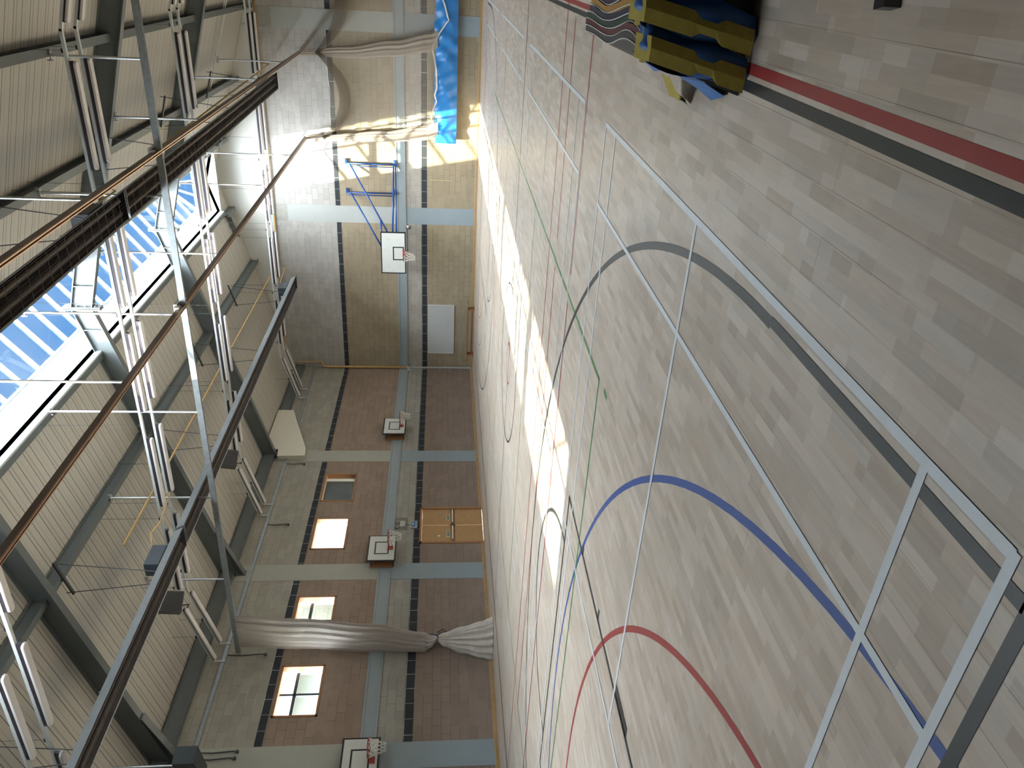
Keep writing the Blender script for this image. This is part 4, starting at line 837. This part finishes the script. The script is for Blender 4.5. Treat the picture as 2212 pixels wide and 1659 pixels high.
# skirt
rows_ = []
for j in range(15):
    g = j/14; row = []
    for i in range(111):
        f = i/110; x = 10.02+6.95*f; w_ = math.exp(-((x-10.4)/.5)**2)+math.exp(-((x-13.7)/.6)**2)
        row.append((x-(.0 if j < 12 else 0), -.30-.07*math.sin(math.pi*g)-.030*w_*math.sin(9*x+6*g)-.012*math.sin(13*x-5*g)-.010*math.sin(5*x+9*g), 1.73-.84*g+.015*math.sin(2.3*x)*(1-g)))
    rows_.append(row)
sk_ = MB().sheet(rows_).build('blue_skirt', M['vinyl'], dn, smooth=True)
MB().box(10.05, 16.95, -.27, -.20, .90, 1.70).build('skirt_core', M['vinyl'], dn, bevel=.02)
sp = [(10.72, 1.83), (11.06, 1.90), (11.35, 1.78), (11.55, 1.69), (11.8, 1.76), (12.04, 1.68), (12.66, 1.70), (13.1, 1.78), (13.42, 1.86), (13.55, 1.80), (13.95, 1.58), (14.38, 1.27), (14.9, 1.42), (15.4, 1.66), (16.2, 1.70), (16.9, 1.68)]
rows_ = []
for k in (0, .5, 1): rows_.append([(sp[i][0], -.40-.02*math.sin(2.1*i)+.03*k*math.sin(i), sp[i][1]-.055*k) for i in range(len(sp))])
MB().sheet(rows_).build('webbing_strap', M['strap'], dn, smooth=True)
MB().tube([(10.3, -.36, 5.70), (11.0, -.38, 5.66), (11.8, -.38, 5.62), (12.9, -.36, 5.72)], .008, 5).build('head_cord', M['cord'], dn)
tag(MB().tube([(15.0, -.02, 4.75), (14.95, -.02, 4.2), (14.99, -.02, 3.75), (15.06, -.02, 3.62)], .008, 5).build('loose_cord', M['cord'], loc=(15, -.02, 3.6)), 'loose white cord hanging on the far wall at the picture edge', 'cord')
# ------------------------------------------------------------------ mats by the right edge
cols = [('grey', (.045, .045, .045)), ('maroon', (.085, .018, .020)), ('green', (.018, .040, .026)), ('navy', (.020, .020, .040)), ('ochre', (.30, .155, .030)), ('navy', (.022, .020, .042)), ('navy', (.022, .021, .044)), ('navy', (.020, .020, .042)), ('navy', (.024, .022, .046)), ('navy', (.02, .02, .04)), ('navy', (.02, .02, .04)), ('navy', (.02, .02, .04))]
ordn = ['outermost', 'second', 'third', 'fourth', 'fifth', 'sixth', 'seventh', 'eighth', 'ninth', 'tenth', 'eleventh', 'innermost']
pip = plain('white_piping', (.45, .45, .42), .6)
for i, (cn, c_) in enumerate(cols):
    t = thing('gym_mat', (15.92+i*.042, -26.6, 0), 'thin %s gym mat stood on edge beside the blue carriers, %s of the row' % (cn, ordn[i]), 'gym mat', 'gym mats stood on edge')
    def mrow(xo, top_only=False):
        out = []
        for j in range(21):
            f = j/20; y = -27.46+1.64*f; w_ = .028*math.sin(5.2*f+.4)+.020*math.sin(9*f); h = .50+.012*math.sin(7*f+i)
            out.append([(15.74+i*.040+xo+w_*.5, y, .005), (15.83+i*.040+xo+w_, y, h*.6), (15.905+i*.040+xo+w_, y, h)])
        return out
    A_ = mrow(0); B_ = mrow(.036); m_ = MB(); m_.sheet(A_); m_.sheet([r[::-1] for r in B_]); m_.sheet([[a_[2], b2[2]] for a_, b2 in zip(A_, B_)]); m_.add([*A_[0], *B_[0][::-1]], [(0, 1, 2, 3, 4, 5)]); m_.add([*A_[-1], *B_[-1][::-1]], [(5, 4, 3, 2, 1, 0)])
    m_.build('pad', plain(cn+'_mat%d' % i, c_, .6), t)
    MB().tube([tuple(Vector(a_[2])+Vector((0.002, 0, .002))) for a_ in A_], .0035, 5).build('piping', pip, t, smooth=True)
def carrier(x, label, dx, zt, y0):
    t = thing('mat_carrier', (x, y0, 0), label, 'bag', 'blue carriers over the mat ends')
    rows_ = []
    for j in range(15):
        g = j/14; row = []
        for k in range(13):
            f = k/12; xx = x-.12*(1-g)+dx*f; zz = .01+g*zt
            row.append((xx+.012*math.sin(8*g+5*f), y0-.04*math.sin(math.pi*f)+.010*math.sin(11*f+7*g)-.16*(1-g)*0-.02*math.sin(3*g), zz))
        rows_.append(row)
    rows_.append([(p[0], p[1]+.10, p[2]+.012) for p in rows_[-1]])
    m_ = MB().sheet(rows_); sl = []
    for j in range(15):
        g = j/14; sl.append([(x-.13*(1-g)-.012+.02*math.sin(6*g+k*1.3), y0+k*.115+.01, .01+g*(zt-.02-.012*k*g)) for k in range(6)])
    m_.sheet([r[::-1] for r in sl]); m_.build('cover', M['bluecl'], t, smooth=True)
    for (f0, wd) in ((.22, .055),):
        st = []
        for j in range(15):
            g = j/14; ww = wd*(.55 if .35 < g < .55 else 1.0); xx = x-.12*(1-g)+dx*(f0+.10); st.append([(xx-ww, y0-.075-.02*math.sin(3*g), .03+g*(zt-.03)), (xx+ww*.1, y0-.085-.02*math.sin(3*g), .03+g*(zt-.03)), (xx+ww, y0-.075-.02*math.sin(3*g), .03+g*(zt-.03))])
        st.append([(p[0], p[1]+.19, p[2]+.03) for p in st[-1]])
        MB().sheet(st).build('webbing_handle', M['webbing'], t)
    tp = [[(x-.02, y0-.02, zt+.004), (x+dx, y0-.02, zt+.004)], [(x-.02, y0+.03, zt+.018), (x+dx, y0+.03, zt+.018)]]
    MB().sheet(tp).build('edge_binding', M['webbing'], t)
carrier(15.90, 'dark blue mat carrier with yellow webbing, lower one at the outer side', .15, .50, -27.50); carrier(16.06, 'dark blue mat carrier with yellow webbing, inner one under the red box', .17, .55, -27.52)
fb_ = MB().sheet([[(15.66, -26.55+.04*k, .02+.05*math.sin(k)), (15.70, -26.5+.05*k, .16+.02*math.sin(2*k)), (15.80, -26.45+.05*k, .24), (15.88, -26.42+.06*k, .30)] for k in range(6)])
fl_ = thing('mat_flap', (15.6, -26.5, 0), 'crumpled blue cloth and yellow strap spilling onto the floor', 'cloth')
rows_ = [[(15.72-.03*math.sin(.9*k)-.02*(k % 2)+.05*j*.9, -27.3+.16*k, .015+.075*j+.015*math.sin(k*1.7+j)) for j in range(5)] for k in range(12)]
MB().sheet(rows_).build('cloth', plain('pale_blue_nylon', (.035, .115, .30), .5, 0, .15, 8, bump=.3), fl_, smooth=True)
MB().sheet([[(15.74, -26.75, .16), (15.73, -26.63, .17)], [(15.63, -26.80, .10), (15.62, -26.62, .11)], [(15.585, -26.70, .01), (15.60, -26.58, .01)]]).sheet([[(15.74, -26.66, .17), (15.73, -26.50, .15)], [(15.64, -26.60, .06), (15.66, -26.42, .08)], [(15.60, -26.66, .012), (15.58, -26.50, .02)]]).build('strap', M['webbing'], fl_)
rb = thing('vault_box', (16.6, -27.9, 0), 'dark red padded box with worn pale edges at the right picture edge', 'vaulting box')
MB().box(16.20, 16.95, -27.95, -27.15, .52, .86).build('padded_top', plain('maroon_vinyl', (.075, .012, .010), .4, 0, .2, 6), rb, bevel=.03)
MB().box(16.24, 16.92, -27.9, -27.2, .0, .52).build('base', M['black'], rb)
for p, q_ in (((16.205, -27.945, .53), (16.205, -27.16, .53)), ((16.205, -27.945, .53), (16.205, -27.945, .85)), ((16.205, -27.945, .53), (16.9, -27.945, .53))): MB().tube([p, q_], .007, 5).build('worn_edge', plain('worn_piping', (.30, .20, .16), .8, 0, .4, 30), rb)
tag(MB().obox((16.24, -28.70, .03), (1, .2, 0), (-.2, 1, 0), (0, 0, 1), .05, .03, .03).tube([(16.25, -28.7, .05), (16.32, -28.66, .4)], .02, 8).build('rubber_foot', M['black'], loc=(16.24, -28.7, 0)), 'black rubber foot of equipment just inside the right picture edge', 'foot')
